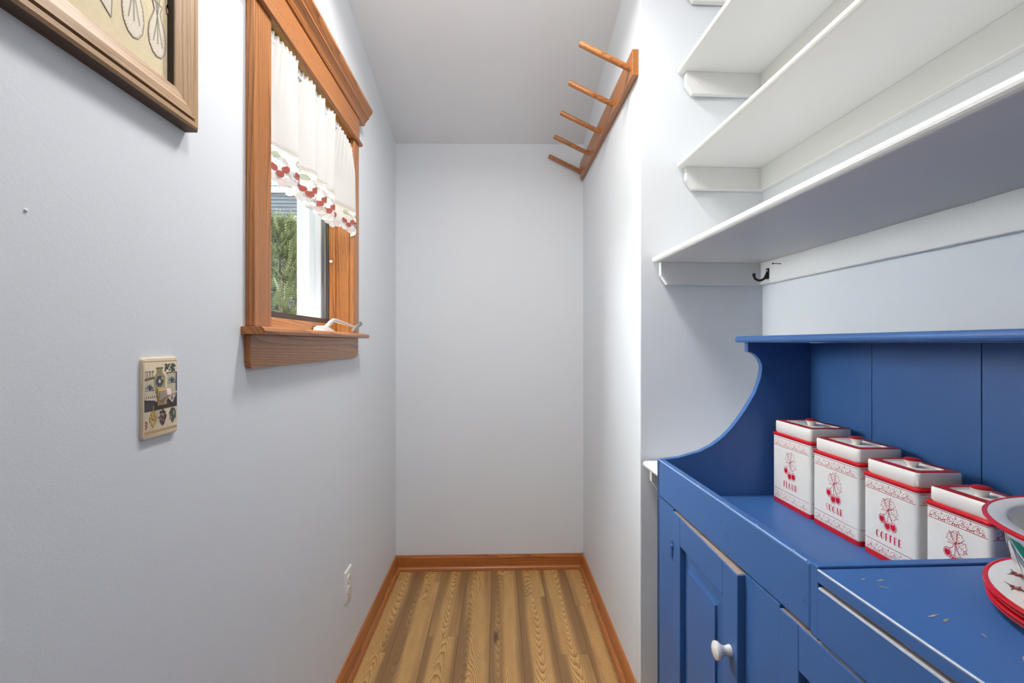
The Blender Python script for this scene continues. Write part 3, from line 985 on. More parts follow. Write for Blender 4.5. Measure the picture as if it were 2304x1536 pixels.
MB().tube([(-0.046, -0.135, 0.001), (-0.048, -0.135, 0.001)], 0.0028, 10).obj('nail_head', M['black'], nl)
nb = MB().lathe([(0.0022, 0), (0.0020, 0.0015), (0.001, 0.0022)], 10, (XL, 0.604, 1.441), Matrix.Rotation(math.pi/2, 3, 'Y')).obj('wall_tack', M['plastic'])
tag(nb, 'tiny white painted tack head in the bare left wall below the picture', 'nail')

# ------------------------------------------------------------------ blue dry-sink cabinet
HR = 0.018
HX, HY = 0.452, 1.350
hz = 0.955                      # top of rail and counter
TF = 0.853                      # tray floor
HD = 0.447                      # depth
HL = 1.46                       # length
dry = empty('dry_sink', (HX, HY, 0), HR)
tag(dry, 'worn blue painted dry sink cabinet with raised back and open tray', 'cabinet')
B = M['blue']
def hb(name, x0, x1, y0, y1, z0, z1, bevel=0.0015, parent=None, mat=None):
    return box(name, mat or B, parent or dry, x0, x1, y0, y1, z0, z1, bevel)
# scooped side panels
prof = [(0.452, 0.955), (0.510, 0.962), (0.568, 0.978), (0.602, 0.995), (0.631, 1.016), (0.656, 1.040), (0.677, 1.066), (0.696, 1.092), (0.711, 1.116), (0.725, 1.140), (0.734, 1.164), (0.740, 1.181), (0.743, 1.197), (0.745, 1.210), (0.744, 1.222), (0.738, 1.234), (0.731, 1.243), (0.722, 1.250), (0.713, 1.254), (0.704, 1.256), (0.704, 1.282)]
prof = [(x-HX, z) for x, z in prof]
for y in (0.0, -HL+0.018):
    MB().prism([(0.0, 0.10)]+prof+[(HD-0.014, 1.282), (HD-0.014, 0.10)], 1, y-0.018, y).obj('side_panel', B, dry, bevel=0.0012)
# back planks
py = -0.001
for wd in (0.236, 0.256, 0.236, 0.25, 0.24, 0.24):
    y1 = py
    y0 = max(-HL, py-wd)
    hb('back_plank', HD-0.014, HD, y0+0.0008, y1-0.0008, 0.10, 1.281, 0.001)
    py = y0
cn = [(0.238, 1.283), (0.240, 1.300), (HD+0.004, 1.300), (HD+0.004, 1.283)]
cn = [(0.242, 1.2822)]+[(0.244-0.0075*math.sin(a)-0.001, 1.291-0.0088*math.cos(a)) for a in [math.radians(k*22.5) for k in range(0, 9)]]+[(HD+0.003, 1.2998), (HD+0.003, 1.2822)]
MB().prism(cn, 1, -HL-0.02, 0.020).obj('canopy_board', B, dry)
DV = -0.648                     # divider between tray and counter
hb('tray_floor', 0.020, HD-0.014, DV-0.0, -0.018, TF-0.016, TF)
hb('tray_rail', 0.0, 0.020, DV, -0.0005, TF+0.001, hz, 0.004, None)
hb('divider', 0.0, HD-0.014, DV-0.017, DV, TF-0.003, hz+0.002, 0.002)
hb('counter_top', -0.003, HD-0.014, -HL+0.018, DV-0.0185, hz-0.020, hz, 0.0035)
# face frame
hb('face_stile', 0.0, 0.020, -0.1185, 0.0, 0.10, TF, 0.001)
hb('face_stile', 0.0, 0.020, -0.573, -0.4665, 0.10, TF, 0.001)
hb('face_stile', 0.0, 0.020, -HL, -1.36, 0.10, hz-0.021, 0.001)
hb('face_rail', 0.0, 0.020, -1.36, -0.1185, 0.10, 0.16, 0.001)
hb('face_rail', 0.002, 0.020, -1.36, DV-0.019, TF-0.012, TF-0.002, 0.001)
hb('cabinet_floor', 0.020, HD-0.014, -HL+0.018, -0.018, 0.145, 0.16)
for x in (0.0, HD-0.05):
    for y in (-0.05, -HL):
        hb('foot', x, x+0.05, y, y+0.05, 0.0, 0.10, 0.004)
hb('inner_shadow_board', 0.050, 0.060, -1.36, -0.1185, 0.16, TF-0.016)
w_ = hb('worn_highlight_edge', -0.0033, -0.0006, -1.40, DV-0.020, hz-0.0022, hz+0.0002, 0.0008, None, M['worn'])  # gloss highlight on the counter edge, put in as a pale strip
w_['label'] = 'painted highlight along the worn front edge of the counter'
w_ = hb('worn_highlight_edge', -0.0002, 0.0030, -0.640, -0.004, hz-0.0026, hz+0.0002, 0.0010, None, M['worn_highlight_blue'])  # worn rail edge with its highlight painted into the colour
w_['label'] = 'lighter worn top edge of the tray rail with a painted highlight'
# drawer under the counter
dr = hb('drawer', -0.004, 0.018, -1.33, DV-0.0215, TF+0.003, hz-0.0245, 0.002)
box('pale_highlight_edge', M['worn'], dr, -0.0042, -0.0018, -1.325, DV-0.024, hz-0.0266, hz-0.0242)['label'] = 'painted highlight along the pale worn front edge'  # pale strip painting in the highlight on the drawer edge
box('worn_top_edge', M['bare'], dr, -0.0015, 0.017, -1.325, DV-0.024, hz-0.0246, hz-0.0238)['label'] = 'bare wood along the worn top edge'
for y in (-0.98,):
    MB().lathe([(0.008, 0), (0.008, 0.004), (0.006, 0.010), (0.010, 0.016), (0.015, 0.021), (0.016, 0.025), (0.012, 0.030), (0.004, 0.0315)], 20, (-0.004, y, 0.895), Matrix.Rotation(-math.pi/2, 3, 'Y')).obj('drawer_knob', M['porcelain'], dr, smooth=True)
# doors with raised panels
def door(y_hinge, width, ajar, knob):
    z0, z1 = 0.165, TF-0.004
    d = empty('door', (0.0, y_hinge, 0), -ajar)
    d.parent = dry
    t0, t1 = -0.002, 0.018
    sl, sr, tr, br = 0.050, 0.062, 0.070, 0.075
    def q(name, x0, x1, y0, y1, a, b, bev=0.0018, mat=B):
        return box(name, mat, d, x0, x1, y0, y1, a, b, bev)
    q('door_stile', t0, t1, -sl, -0.0008, z0, z1)
    q('door_stile', t0, t1, -width, -width+sr, z0, z1)
    q('door_rail', t0, t1, -width+sr, -sl, z1-tr, z1)
    q('door_rail', t0, t1, -width+sr, -sl, z0, z0+br)
    ya, yb, za, zb_ = -width+sr, -sl, z0+br, z1-tr
    bev = 0.042
    rb = [(ya, za), (yb, za), (yb, zb_), (ya, zb_)]
    ri = [(ya+bev, za+bev), (yb-bev, za+bev), (yb-bev, zb_-bev), (ya+bev, zb_-bev)]
    m = MB().loops([[(0.014, y, z) for y, z in rb], [(0.0125, y, z) for y, z in rb], [(0.006, y, z) for y, z in ri], [(0.0015, y, z) for y, z in ri]])
    m.obj('raised_panel', B, d)
    q('worn_top_edge', t0+0.002, t1-0.001, -width+0.004, -0.004, z1-0.0004, z1+0.0005, 0, M['bare'])['label'] = 'bare wood along the worn top edge'
    if knob:
        MB().lathe([(0.0105, 0), (0.0105, 0.003), (0.0085, 0.009), (0.0085, 0.012), (0.012, 0.018), (0.0165, 0.023), (0.0175, 0.026), (0.0165, 0.0295), (0.011, 0.0325), (0.003, 0.0335)], 24, (t0, -width+0.028, 0.692), Matrix.Rotation(-math.pi/2, 3, 'Y')).obj('door_knob', M['porcelain'], d, smooth=True)
    return d
dd = door(-0.1195, 0.346, 0.035, True)
# hinge: leaf plates, ball finials and a coiled barrel
hg = MB()
hg.box(-0.0025, 0.0, -0.131, -0.1215, 0.722, 0.775)
hg.box(-0.0025, 0.0, -0.1175, -0.108, 0.722, 0.775)
hgo = hg.obj('hinge', B, dry, bevel=0.0008)
for i in range(6):
    MB().lathe([(0.0042, 0), (0.0048, 0.002), (0.0042, 0.004)], 10, (-0.0045, -0.1195, 0.7365+i*0.0042)).obj('hinge_coil', B, hgo)
for y, z in ((-0.127, 0.769), (-0.112, 0.769), (-0.127, 0.728), (-0.112, 0.728)):
    MB().lathe([(0.0030, 0), (0.0026, 0.0014), (0.001, 0.002)], 8, (-0.0025, y, z), Matrix.Rotation(-math.pi/2, 3, 'Y')).obj('hinge_screw', B, hgo)
d2 = door(-0.574, 0.42, 0.004, True)
# paint chips and dents
chips = Ink()
rr = random.Random(3)
for (x, y, l, a) in ((0.040, -0.700, 0.010, 0.3), (0.062, -0.704, 0.016, 0.1), (0.050, -0.722, 0.012, -0.6), (0.055, -0.79, 0.02, 0.2), (0.06, -0.800, 0.014, 0.4), (0.075, -0.830, 0.010, 1.2), (0.075, -0.870, 0.014, 0.7), (0.20, -0.76, 0.012, 2.0), (0.22, -0.86, 0.02, 0.3)):
    c_, s_ = math.cos(a), math.sin(a)
    w_ = 0.0013+0.0008*rr.random()
    chips.poly([(x-l/2*c_, y-l/2*s_), (x-l*0.2*c_+w_*s_, y-l*0.2*s_-w_*c_), (x+l/2*c_, y+l/2*s_), (x+l*0.1*c_-w_*s_, y+l*0.1*s_+w_*c_)])
o = chips.obj('paint_chips', M['bare'], dry, lambda u, v, k: (u, v, hz+0.0003))
o['kind'] = 'stuff'
ch2 = Ink()
for (y, dz, l) in ((-0.246, 0, 0.018), (-0.300, 0, 0.008), (-0.37, 0, 0.020), (-0.395, 0, 0.006), (-0.49, 0, 0.014), (-0.52, 0, 0.005), (-0.60, 0, 0.006), (-0.16, 0, 0.006)):
    ch2.poly([(0.0028, y), (0.0052, y-l*0.2), (0.0048, y-l), (0.0030, y-l*0.8)])
o = ch2.obj('paint_chips', M['bare'], dry, lambda u, v, k: (u, v, hz+0.0004 if u > 0.004 else hz-0.0006))
o['kind'] = 'stuff'
ch3 = Ink()
for (y, z, l, a) in ((-0.398, 0.898, 0.014, 1.0), (-0.404, 0.889, 0.008, 1.3), (-0.375, 0.917, 0.006, 0.3), (-0.635, 0.892, 0.008, 1.5), (-0.585, 0.875, 0.004, 1.2)):
    c_, s_ = math.cos(a), math.sin(a)
    ch3.poly([(y-l/2*c_, z-l/2*s_), (y+0.0008*s_, z-0.0008*c_), (y+l/2*c_, z+l/2*s_), (y-0.0008*s_, z+0.0008*c_)])
o = ch3.obj('paint_dents', M['dark'], dry, lambda u, v, k: (-0.0003, u, v))
o['kind'] = 'stuff'

# ------------------------------------------------------------------ canisters
def glyph(ch):
    I = Ink()
    T, t = 0.21, 0.055
    def thick(x0, x1, y0, y1):
        I.poly([(x0, y0), (x1, y0), (x1, y1), (x0, y1)])
    def halfmoon(w=0.62):
        I.poly([(w*0.5, 1.0)]+arc(w*0.5, 0.5, w*0.5, 0.5, 90, 270, 14)+[(w*0.5, 0.0), (w*0.40, 0.06), (w*0.36, 0.5), (w*0.40, 0.94)])
    if ch == 'F':
        thick(0, T, 0, 1)
        I.stroke([(T, 0.97), (0.52, 0.97)], t).stroke([(T, 0.52), (0.46, 0.52)], t)
        return I, 0.54
    if ch == 'E':
        thick(0, T, 0, 1)
        for y, x in ((0.97, 0.52), (0.5, 0.46), (0.03, 0.52)):
            I.stroke([(T, y), (x, y)], t)
        return I, 0.54
    if ch == 'L':
        thick(0, T, 0, 1)
        I.stroke([(T, 0.03), (0.52, 0.03)], t)
        return I, 0.54
    if ch == 'O':
        halfmoon(0.70)
        I.stroke(arc(0.35, 0.5, 0.33, 0.48, 90, -90, 12), t)
        return I, 0.72
    if ch == 'C':
        halfmoon(0.66)
        I.stroke(arc(0.33, 0.5, 0.28, 0.48, 90, 35, 5), t).stroke(arc(0.33, 0.5, 0.28, 0.48, -35, -90, 5), t)
        return I, 0.62
    if ch == 'G':
        halfmoon(0.66)
        I.stroke(arc(0.33, 0.5, 0.28, 0.48, 90, 35, 5), t).stroke([(0.33, 0.03), (0.58, 0.10), (0.58, 0.46), (0.42, 0.46)], t)
        return I, 0.66
    if ch == 'U':
        thick(0, T, 0.22, 1)
        I.poly([(0, 0.24), (T, 0.24), (0.26, 0.07), (0.32, 0.0), (0.14, 0.04), (0.03, 0.12)])
        I.stroke(arc(0.32, 0.26, 0.26, 0.23, 270, 360, 6)+[(0.58, 1.0)], t)
        return I, 0.64
    if ch == 'R':
        thick(0, T, 0, 1)
        I.stroke([(T, 0.97), (0.32, 0.97)]+arc(0.32, 0.745, 0.20, 0.225, 90, -90, 9)+[(T, 0.52)], t).stroke([(0.32, 0.52), (0.54, 0.03)], t*1.5)
        return I, 0.58
    if ch == 'S':
        I.stroke(arc(0.28, 0.75, 0.22, 0.22, 30, 170, 7), t).stroke(arc(0.26, 0.25, 0.22, 0.22, 210, 350, 7), t)
        I.poly([(0.04, 0.80), (0.10, 0.60), (0.38, 0.40), (0.50, 0.24), (0.47, 0.10), (0.40, 0.30), (0.12, 0.52), (0.03, 0.66)])
        I.poly([(0.05, 0.74), (0.24, 0.60), (0.50, 0.30), (0.36, 0.32), (0.10, 0.52)])
        return I, 0.54
    if ch == 'A':
        I.stroke([(0.02, 0), (0.30, 1.0)], t)
        I.poly([(0.22, 1.0), (0.36, 1.0), (0.66, 0.0), (0.44, 0.0)])
        I.stroke([(0.12, 0.30), (0.44, 0.30)], t)
        return I, 0.68
    return I, 0.5

def leaf_outline(cx, cy, a, s):
    base = [(0, 0), (0.28, 0.10), (0.22, 0.20), (0.46, 0.30), (0.40, 0.42), (0.58, 0.58), (0.36, 0.66), (0.34, 0.82), (0.14, 0.80), (0, 1.0)]
    pts = base+[(-x, y) for x, y in base[-2:0:-1]]
    c_, s_ = math.cos(a), math.sin(a)
    return [(cx+s*(x*c_-y*s_), cy+s*(x*s_+y*c_)) for x, y in pts]

def canister(y0, y1, depth, bh, lid, word, label):
    wd = y1-y0
    o = empty('canister', (0.757, (y0+y1)/2, TF), 0.006)
    tag(o, label, 'canister', 'cherry canisters in the tray')
    hw = wd/2
    def ring(i, z, r=0.008, x0=0.0):
        return [(x, y, z) for y, x in rrect(-hw+i, hw-i, x0+i, depth-i, r, 4)]
    m = MB().loops([ring(0.002, 0.0), ring(0.0, 0.0015), ring(0.0, bh*0.5), ring(0.0, bh-0.003)])
    m.obj('body', M['glaze'], o, smooth=True)
    MB().loops([ring(-0.0003, 0.0005), ring(-0.0004, 0.0112)], False).obj('base_band', M['red'], o, smooth=True)
    MB().loops([ring(-0.0002, bh-0.0075), ring(-0.0018, bh-0.0055), ring(-0.0018, bh-0.0025), ring(0.0005, bh)]).obj('rim_band', M['red'], o, smooth=True)
    # lid: wall, recessed top, red frame
    e_ = 0.0035
    lt = bh+lid
    L = MB().loops([ring(e_+0.002, bh), ring(e_, bh+0.003), ring(e_, lt-0.004), ring(e_+0.0012, lt-0.001), ring(e_+0.0035, lt), ring(e_+0.017, lt), ring(e_+0.019, lt-0.0035)]).obj('lid', M['glaze'], o, smooth=True)
    MB().loops([ring(e_+0.0016, lt-0.0004), ring(e_+0.0038, lt+0.0004), ring(e_+0.0165, lt+0.0004), ring(e_+0.0172, lt-0.0004)], False).obj('lid_border', M['darkred'], L, smooth=True)
    kz = lt-0.004
    K = MB().lathe([(0.0085, 0), (0.0085, 0.003), (0.0105, 0.008), (0.0135, 0.0125), (0.0140, 0.0140)], 24, (depth/2, 0, kz)).obj('lid_knob', M['glaze'], L, smooth=True)
    MB().lathe([(0.0143, 0.0132), (0.0142, 0.0150), (0.0115, 0.0168), (0.005, 0.0178)], 24, (depth/2, 0, kz)).obj('knob_cap', M['darkred'], L, smooth=True)
    # prints on the front (facing the passage) and the near side
    front = lambda off: (lambda u, v, k: (-off-0.000001*k, -u, v))
    side = lambda off: (lambda u, v, k: (u, -hw-off-0.000001*k, v))
    S = bh/0.186
    bands = Ink()
    sband = Ink()
    dots = Ink()
    sdots = Ink()
    for zl in (bh-0.0115*S, bh-0.0335*S, 0.0375*S, 0.0125):
        bands.stroke([(-hw+0.004, zl), (hw-0.004, zl)], 0.0009)
        sband.stroke([(0.004, zl), (depth-0.004, zl)], 0.0009)
    nrep = 4
    def lacework(I, a, b, zc, n):
        st = (b-a)/n
        for i in range(n):
            cx = a+st*(i+0.5)
            for q in range(9):
                t = math.radians(180*q/8)
                I.disc(cx+st*0.40*math.cos(t), zc-0.006*S+0.0125*S*math.sin(t), 0.00085, None, 6)
            I.ring(cx, zc+0.0005, 0.0019, 0.0009, None, 8)
            I.disc(cx, zc+0.0027, 0.0008, None, 5)
            for sx in (-1, 1):
                I.stroke([(cx+sx*x, zc-0.0058*S+y) for x, y in arc(0.0045, 0, 0.0032, 0.0026, 200, -60, 8)], 0.0008)
                I.stroke([(cx+sx*x, zc-0.0056*S+y) for x, y in arc(0.0088, -0.0010, 0.0022, 0.0020, 190, -40, 6)], 0.0007)
            if i < n-1:
                for dx in (-0.0011, 0.0011):
                    I.stroke([(cx+st/2+dx, zc+0.003), (cx+st/2+dx*0.6, zc+0.0062)], 0.0008)
                I.disc(cx+st/2, zc+0.0082, 0.0007, None, 5)
                I.disc(cx+st/2, zc-0.0065*S, 0.0010, None, 6)
    for zc in (bh-0.0235*S, 0.0245*S):
        lacework(dots, -hw+0.007, hw-0.007, zc, nrep)
        lacework(sdots, 0.007, depth-0.007, zc, 3)
    bands.p += dots.p
    sband.p += sdots.p
    bands.obj('lace_print', M['ink'], o, front(0.0003))['kind'] = 'stuff'
    sband.obj('lace_print', M['ink'], o, side(0.0003))['kind'] = 'stuff'
    # cherry sprig
    cz0 = bh*0.60
    k_ = 0.023*(0.75+0.25*wd/0.12)*min(1.0, S*1.05)
    P = lambda x, y: (x*k_, cz0+y*k_)
    sp_ = Ink()
    for a, s in ((0.62, 1.05), (-0.22, 1.15), (-2.05, 1.15)):
        lo = leaf_outline(0.0, 0.30, a, s)
        sp_.stroke([P(x, y) for x, y in lo], 0.0006, True)
        tip = lo[9]
        sp_.stroke([P(0, 0.30), P(tip[0]*0.9, 0.30+(tip[1]-0.30)*0.9)], 0.0006)
        for q in (0.3, 0.5, 0.7):
            mx, my = tip[0]*q, 0.30+(tip[1]-0.30)*q
            for i_ in (int(9-6*(1-q)), 9+int(6*(1-q))):
                sp_.stroke([P(mx, my), P(mx+(lo[i_][0]-mx)*0.6, my+(lo[i_][1]-my)*0.6)], 0.0004)
    sp_.stroke([P(-0.75, 0.12), P(-0.45, 0.16), P(-0.25, 0.10), P(0.0, 0.30), P(0.40, 0.42)], 0.0008)
    cher = ((-0.72, -0.70, 0.36), (-0.10, -1.18, 0.38), (0.52, -1.10, 0.38))
    for cx, cy, r in cher:
        sp_.stroke([P(0, 0.28), P(cx*0.45, (cy+0.28)*0.42), P(cx, cy+r*0.75)], 0.0008)
    sp_.obj('sprig_print', M['ink'], o, front(0.0003))
    rg, pk, fl = Ink(), Ink(), Ink()
    for cx, cy, r in cher:
        rg.ring(*P(cx, cy), r*k_, 0.0007, r*k_*1.12, 16)
        pk.disc(*P(cx, cy), r*k_*0.86, r*k_*0.98, 16)
        x, y = P(cx, cy)
        q = r*k_*0.70
        fl.poly([(x+q*math.cos(t), y+q*1.12*math.sin(t)) for t in [math.radians(d) for d in (-90, -60, -30, 0, 30, 55, 75)]]+[(x, y+q*0.55)]+[(x+q*math.cos(t), y+q*1.12*math.sin(t)) for t in [math.radians(d) for d in (115, 150, 180, 210, 240)]])
    rg.obj('cherry_print', M['ink'], o, front(0.0005))
    pk.obj('cherry_print', M['pink'], o, front(0.0004))
    fl.obj('cherry_print', M['inkfill'], o, front(0.0006))
    if word:
        lh = 0.0165*S
        gl = [glyph(c_) for c_ in word]
        sx = lh*0.86
        gap = {5: 0.22, 6: 0.26}[len(word)]
        tot = sum(g[1] for g in gl)*sx+gap*sx*(len(word)-1)
        u = -tot/2
        tx = Ink()
        for g, adv in gl:
            for q in g.p:
                tx.poly([(u+x*sx, bh*0.262+y*lh) for x, y in q])
            u += (adv+gap)*sx
        tx.obj('lettering', M['inkfill'], o, front(0.0004))
    return o
canister(1.147, 1.304, 0.112, 0.1865, 0.032, 'FLOUR', 'tallest cherry canister, marked FLOUR, against the blue side panel')
canister(0.990, 1.136, 0.104, 0.1740, 0.030, 'SUGAR', 'cherry canister marked SUGAR beside the flour one')
canister(0.848, 0.976, 0.095, 0.1640, 0.028, 'COFFEE', 'cherry canister marked COFFEE beside the sugar one')
canister(0.718, 0.832, 0.088, 0.1520, 0.026, None, 'smallest cherry canister, its lower front hidden by the counter, nearest the enamel bowl')

# ------------------------------------------------------------------ plates and bowl on the counter
PC = (0.729, 0.487)
def plate(z, r, c, label):
    o = empty('plate', (c[0], c[1], z))
    tag(o, label, 'plate', 'red rimmed plates under the bowl')
    pr_ = [(0.06*r/0.15, 0.0), (0.085*r/0.15, 0.0008), (0.105*r/0.15, 0.005), (r-0.006, 0.0108), (r-0.002, 0.0118), (r-0.0022, 0.0136), (r-0.006, 0.0134), (0.105*r/0.15, 0.0075), (0.088*r/0.15, 0.0034), (0.03, 0.0028)]
    MB().lathe(pr_, 72).obj('plate_body', M['enamel'], o, smooth=True)
    rim = [(r-0.0062, 0.0130), (r-0.003, 0.0142), (r, 0.0134), (r+0.0006, 0.0115), (r-0.0006, 0.0098), (r-0.006, 0.0090), (r-0.0085, 0.0100)]
    m = MB()
    n = 72
    m.loops([[(p[0]*math.cos(2*math.pi*i/n), p[0]*math.sin(2*math.pi*i/n), p[1]) for i in range(n)] for p in rim+[rim[0]]], False)
    m.obj('red_rim', M['red'], o, smooth=True)
    return o
zc = hz
for i, (r, dx, dy, lb) in enumerate(((0.1520, 0.002, 0.003, 'lowest of the four stacked red-rimmed white plates on the blue counter'),
                                 (0.1525, -0.001, 0.001, 'second from the bottom of the four stacked red-rimmed white plates'),
                                 (0.1540, 0.001, 0.0, 'third from the bottom of the four stacked red-rimmed white plates'),
                                 (0.1560, 0.0, 0.0, 'top plate of the stack, with red and green flower sprigs inside its red rim'))):
    pt = plate(zc, r, (PC[0]+dx, PC[1]+dy), lb)
    zc += 0.0062 if i < 3 else 0
TOPP = zc
# sprigs on the top plate
def on_plate(off):
    def fn(u, v, k):
        a, r = u, v
        z = 0.0075+(r-0.109)*(0.0134-0.0075)/(0.150-0.109)+off+0.00001*k
        return (r*math.cos(a), r*math.sin(a), z)
    return fn
gs, rs, ys = Ink(), Ink(), Ink()
for i in range(16):
    a = math.pi*2*i/16+0.13
    r = 0.128
    for da, dr in ((-0.09, 0.010), (0.09, -0.010), (-0.10, -0.006), (0.10, 0.008)):
        gs.poly([(a, r), (a+da*0.5+0.012, r+dr*0.6), (a+da, r+dr), (a+da*0.5-0.012, r+dr*0.6)])
    for q in range(5):
        t = 2*math.pi*q/5
        rs.disc(a+0.032*math.cos(t), r+0.0042*math.sin(t), 0.018, 0.0024, 7)
    ys.disc(a, r, 0.016, 0.002, 7)
    ys.stroke([(a+0.06+x, r-0.010+y) for x, y in arc(0.03, 0, 0.03, 0.004, 200, -100, 8)], 0.0012)
gs.obj('leaf_print', M['leaf_dark'], pt, on_plate(0.0004))
rs.obj('flower_print', M['darkred'], pt, on_plate(0.0006))
ys.obj('flower_print', plain('gold_printed_ink', (0.42, 0.26, 0.16, 1), 0.3), pt, on_plate(0.0008))

BC = (0.742, 0.480)
bz0 = TOPP+0.0034
bw = empty('enamel_bowl', (BC[0], BC[1], bz0))
tag(bw, 'white enamel bowl with red rim and painted cherries, standing on the plates', 'bowl')
RB, HBW = 0.170, 0.0900
prof_o = [(0.085, 0.0), (0.100, 0.0015), (0.122, 0.0095), (0.136, 0.022), (0.1445, 0.036), (0.1495, 0.060), (0.1525, 0.082), (0.1545, 0.0868), (RB-0.003, 0.0890)]
prof_i = [(RB-0.003, 0.0908), (0.1510, 0.0898), (0.1475, 0.0872), (0.1455, 0.0800), (0.142, 0.060), (0.137, 0.040)]
MB().lathe(prof_o+prof_i+[(0.129, 0.027), (0.110, 0.015), (0.06, 0.007), (0.02, 0.006)], 80).obj('bowl_body', M['enamel'], bw, smooth=True)
n = 80
rim = [(RB-0.0038, 0.0912), (RB-0.001, 0.0914), (RB+0.001, 0.0898), (RB+0.0004, 0.0872), (RB-0.003, 0.0858), (RB-0.007, 0.0866), (RB-0.006, 0.0888)]
MB().loops([[(p[0]*math.cos(2*math.pi*i/n), p[0]*math.sin(2*math.pi*i/n), p[1]) for i in range(n)] for p in rim+[rim[0]]], False).obj('red_rim', M['red'], bw, smooth=True)
def bowl_r(z):
    P = prof_o
    for (r0, z0), (r1, z1) in zip(P[1:-1], P[2:]):
        if z0 <= z <= z1 and z1 > z0:
            return r0+(r1-r0)*(z-z0)/(z1-z0)
    return P[-1][0]
def on_bowl(off):
    def fn(u, v, k):
        a = math.radians(u)
        z = min(0.082, max(0.0005, v))
        r = bowl_r(z)+off+0.00001*k
        return (r*math.cos(a), r*math.sin(a), z)
    return fn
def fine(poly, n=4):
    out = []
    for a, b in zip(poly, poly[1:]+poly[:1]):
        for i in range(n):
            out.append((a[0]+(b[0]-a[0])*i/n, a[1]+(b[1]-a[1])*i/n))
    return out
def band(I, path, widths):
    """a curved leaf as a strip of quads"""
    L, R = [], []
    for i, (u, v) in enumerate(path):
        a = path[max(0, i-1)]
        b = path[min(len(path)-1, i+1)]
        du, dv = (b[0]-a[0])*0.0022, b[1]-a[1]
        l = math.hypot(du, dv) or 1e-9
        nu, nv = -dv/l*widths[i]/0.0022, du/l*widths[i]
        L.append((u+nu, v+nv))
        R.append((u-nu, v-nv))
    for i in range(len(path)-1):
        I.poly([L[i], L[i+1], R[i+1], R[i]])
for a0 in (150, 240, 330, 60):
    g = Ink()
    band(g, [(a0, 0.070), (a0-9, 0.066), (a0-13, 0.055), (a0-14, 0.042), (a0-12, 0.028), (a0-9, 0.020)], [0.001, 0.005, 0.0055, 0.005, 0.0035, 0.0005])
    band(g, [(a0-1, 0.070), (a0+6, 0.067), (a0+13, 0.058), (a0+20, 0.046), (a0+27, 0.038), (a0+34, 0.034)], [0.001, 0.006, 0.0085, 0.0085, 0.006, 0.0005])
    g.obj('leaf_print', M['leaf_green'], bw, on_bowl(0.0005))
    s_ = Ink()
    for (du, dv) in ((4, 0.020), (12, 0.018), (21, 0.026)):
        band(s_, [(a0-2, 0.066), (a0+du*0.35, 0.050), (a0+du*0.8, 0.036), (a0+du, dv+0.006)], [0.0008]*4)
    s_.obj('stem_print', M['leaf_dark'], bw, on_bowl(0.0006))
    c_ = Ink()
    for (du, dv, ru, rv) in ((-2, 0.016, 8, 0.013), (12, 0.013, 8, 0.011), (22, 0.019, 8, 0.012)):
        pts = [(a0+du+ru*math.cos(t), dv+rv*math.sin(t)) for t in [2*math.pi*i/20 for i in range(20)]]
        for j in range(len(pts)):
            c_.poly([(a0+du, dv), pts[j], pts[(j+1) % 20]])
    c_.obj('cherry_print', plain('painted_cherry', (0.46, 0.03, 0.025, 1), 0.2, 0.5, 0, 0.3, 0.3, 60), bw, on_bowl(0.0008))

# ------------------------------------------------------------------ outdoors: lawn, evergreens, the neighbouring house, an added light-blocking wall
lawn = MB().box(-24, WO-0.05, -8, 26, -0.75, -0.70).obj('lawn', plain('grass', (0.07, 0.12, 0.03, 1), 0.9, var=0.4, scale=40))
tag(lawn, 'green lawn outside the window', None, kind='structure')
tag(box('wall_sky_blocker', M['siding'], None, -4.2, WO, 0.15, 0.55, -0.70, 4.2), 'unseen dark wall added beside the window to block sky light', None, kind='structure')  # out-of-view wall added to keep sky light off the window jamb
hs = empty('neighbouring_house', (-7.0, 14.0, -0.70))
tag(hs, 'house with dark blue-grey lap siding, white fascia and blue shingle roof beyond the window', 'house')
HI = Matrix.Translation((7.0, -14.0, 0.70))
def hp(o, parent=None):
    if parent is None:
        o.parent = hs
        o.matrix_parent_inverse = HI
    else:
        o.parent = parent
    return o
siding = M['siding']
HX0, HX1, HY0, EAVE = -15.0, -3.2, 14.0, 5.60
hp(box('wall_core', siding, None, HX0, HX1, HY0+0.03, HY0+6.0, -0.70, EAVE))
sm = None
for i in range(60):
    z0 = EAVE-0.012-0.104*(i+1)
    if sm is None:
        m = MB().prism([(HY0+0.03, 0.0), (HY0-0.004, 0.0), (HY0-0.004, 0.012), (HY0+0.018, 0.104), (HY0+0.03, 0.104)], 0, HX0, HX1)
        so = m.obj('siding_board', siding)
        sm = so.data
    else:
        so = bpy.data.objects.new('siding_board', sm)
        COL.objects.link(so)
    so.parent = hs
    so.location = (7.0, -14.0, 0.70+z0)
hp(box('fascia', M['vinyl'], None, HX0-0.2, HX1+0.2, HY0-0.06, HY0-0.02, EAVE-0.03, EAVE+0.13, 0.004))
slate = plain('blue_grey_shingle', (0.022, 0.031, 0.040, 1), 0.8, 0.2, var=0.18, scale=8)
rs_ = 0.62
RL = 5.0
hp(MB().prism([(HY0-0.09, EAVE+0.135), (HY0-0.09+RL, EAVE+0.135+RL*rs_), (HY0-0.09+RL, EAVE+RL*rs_), (HY0+0.1, EAVE+0.08)], 0, HX0-0.2, HX1+0.2).obj('roof_deck', slate))
sg = MB()
rr = random.Random(5)
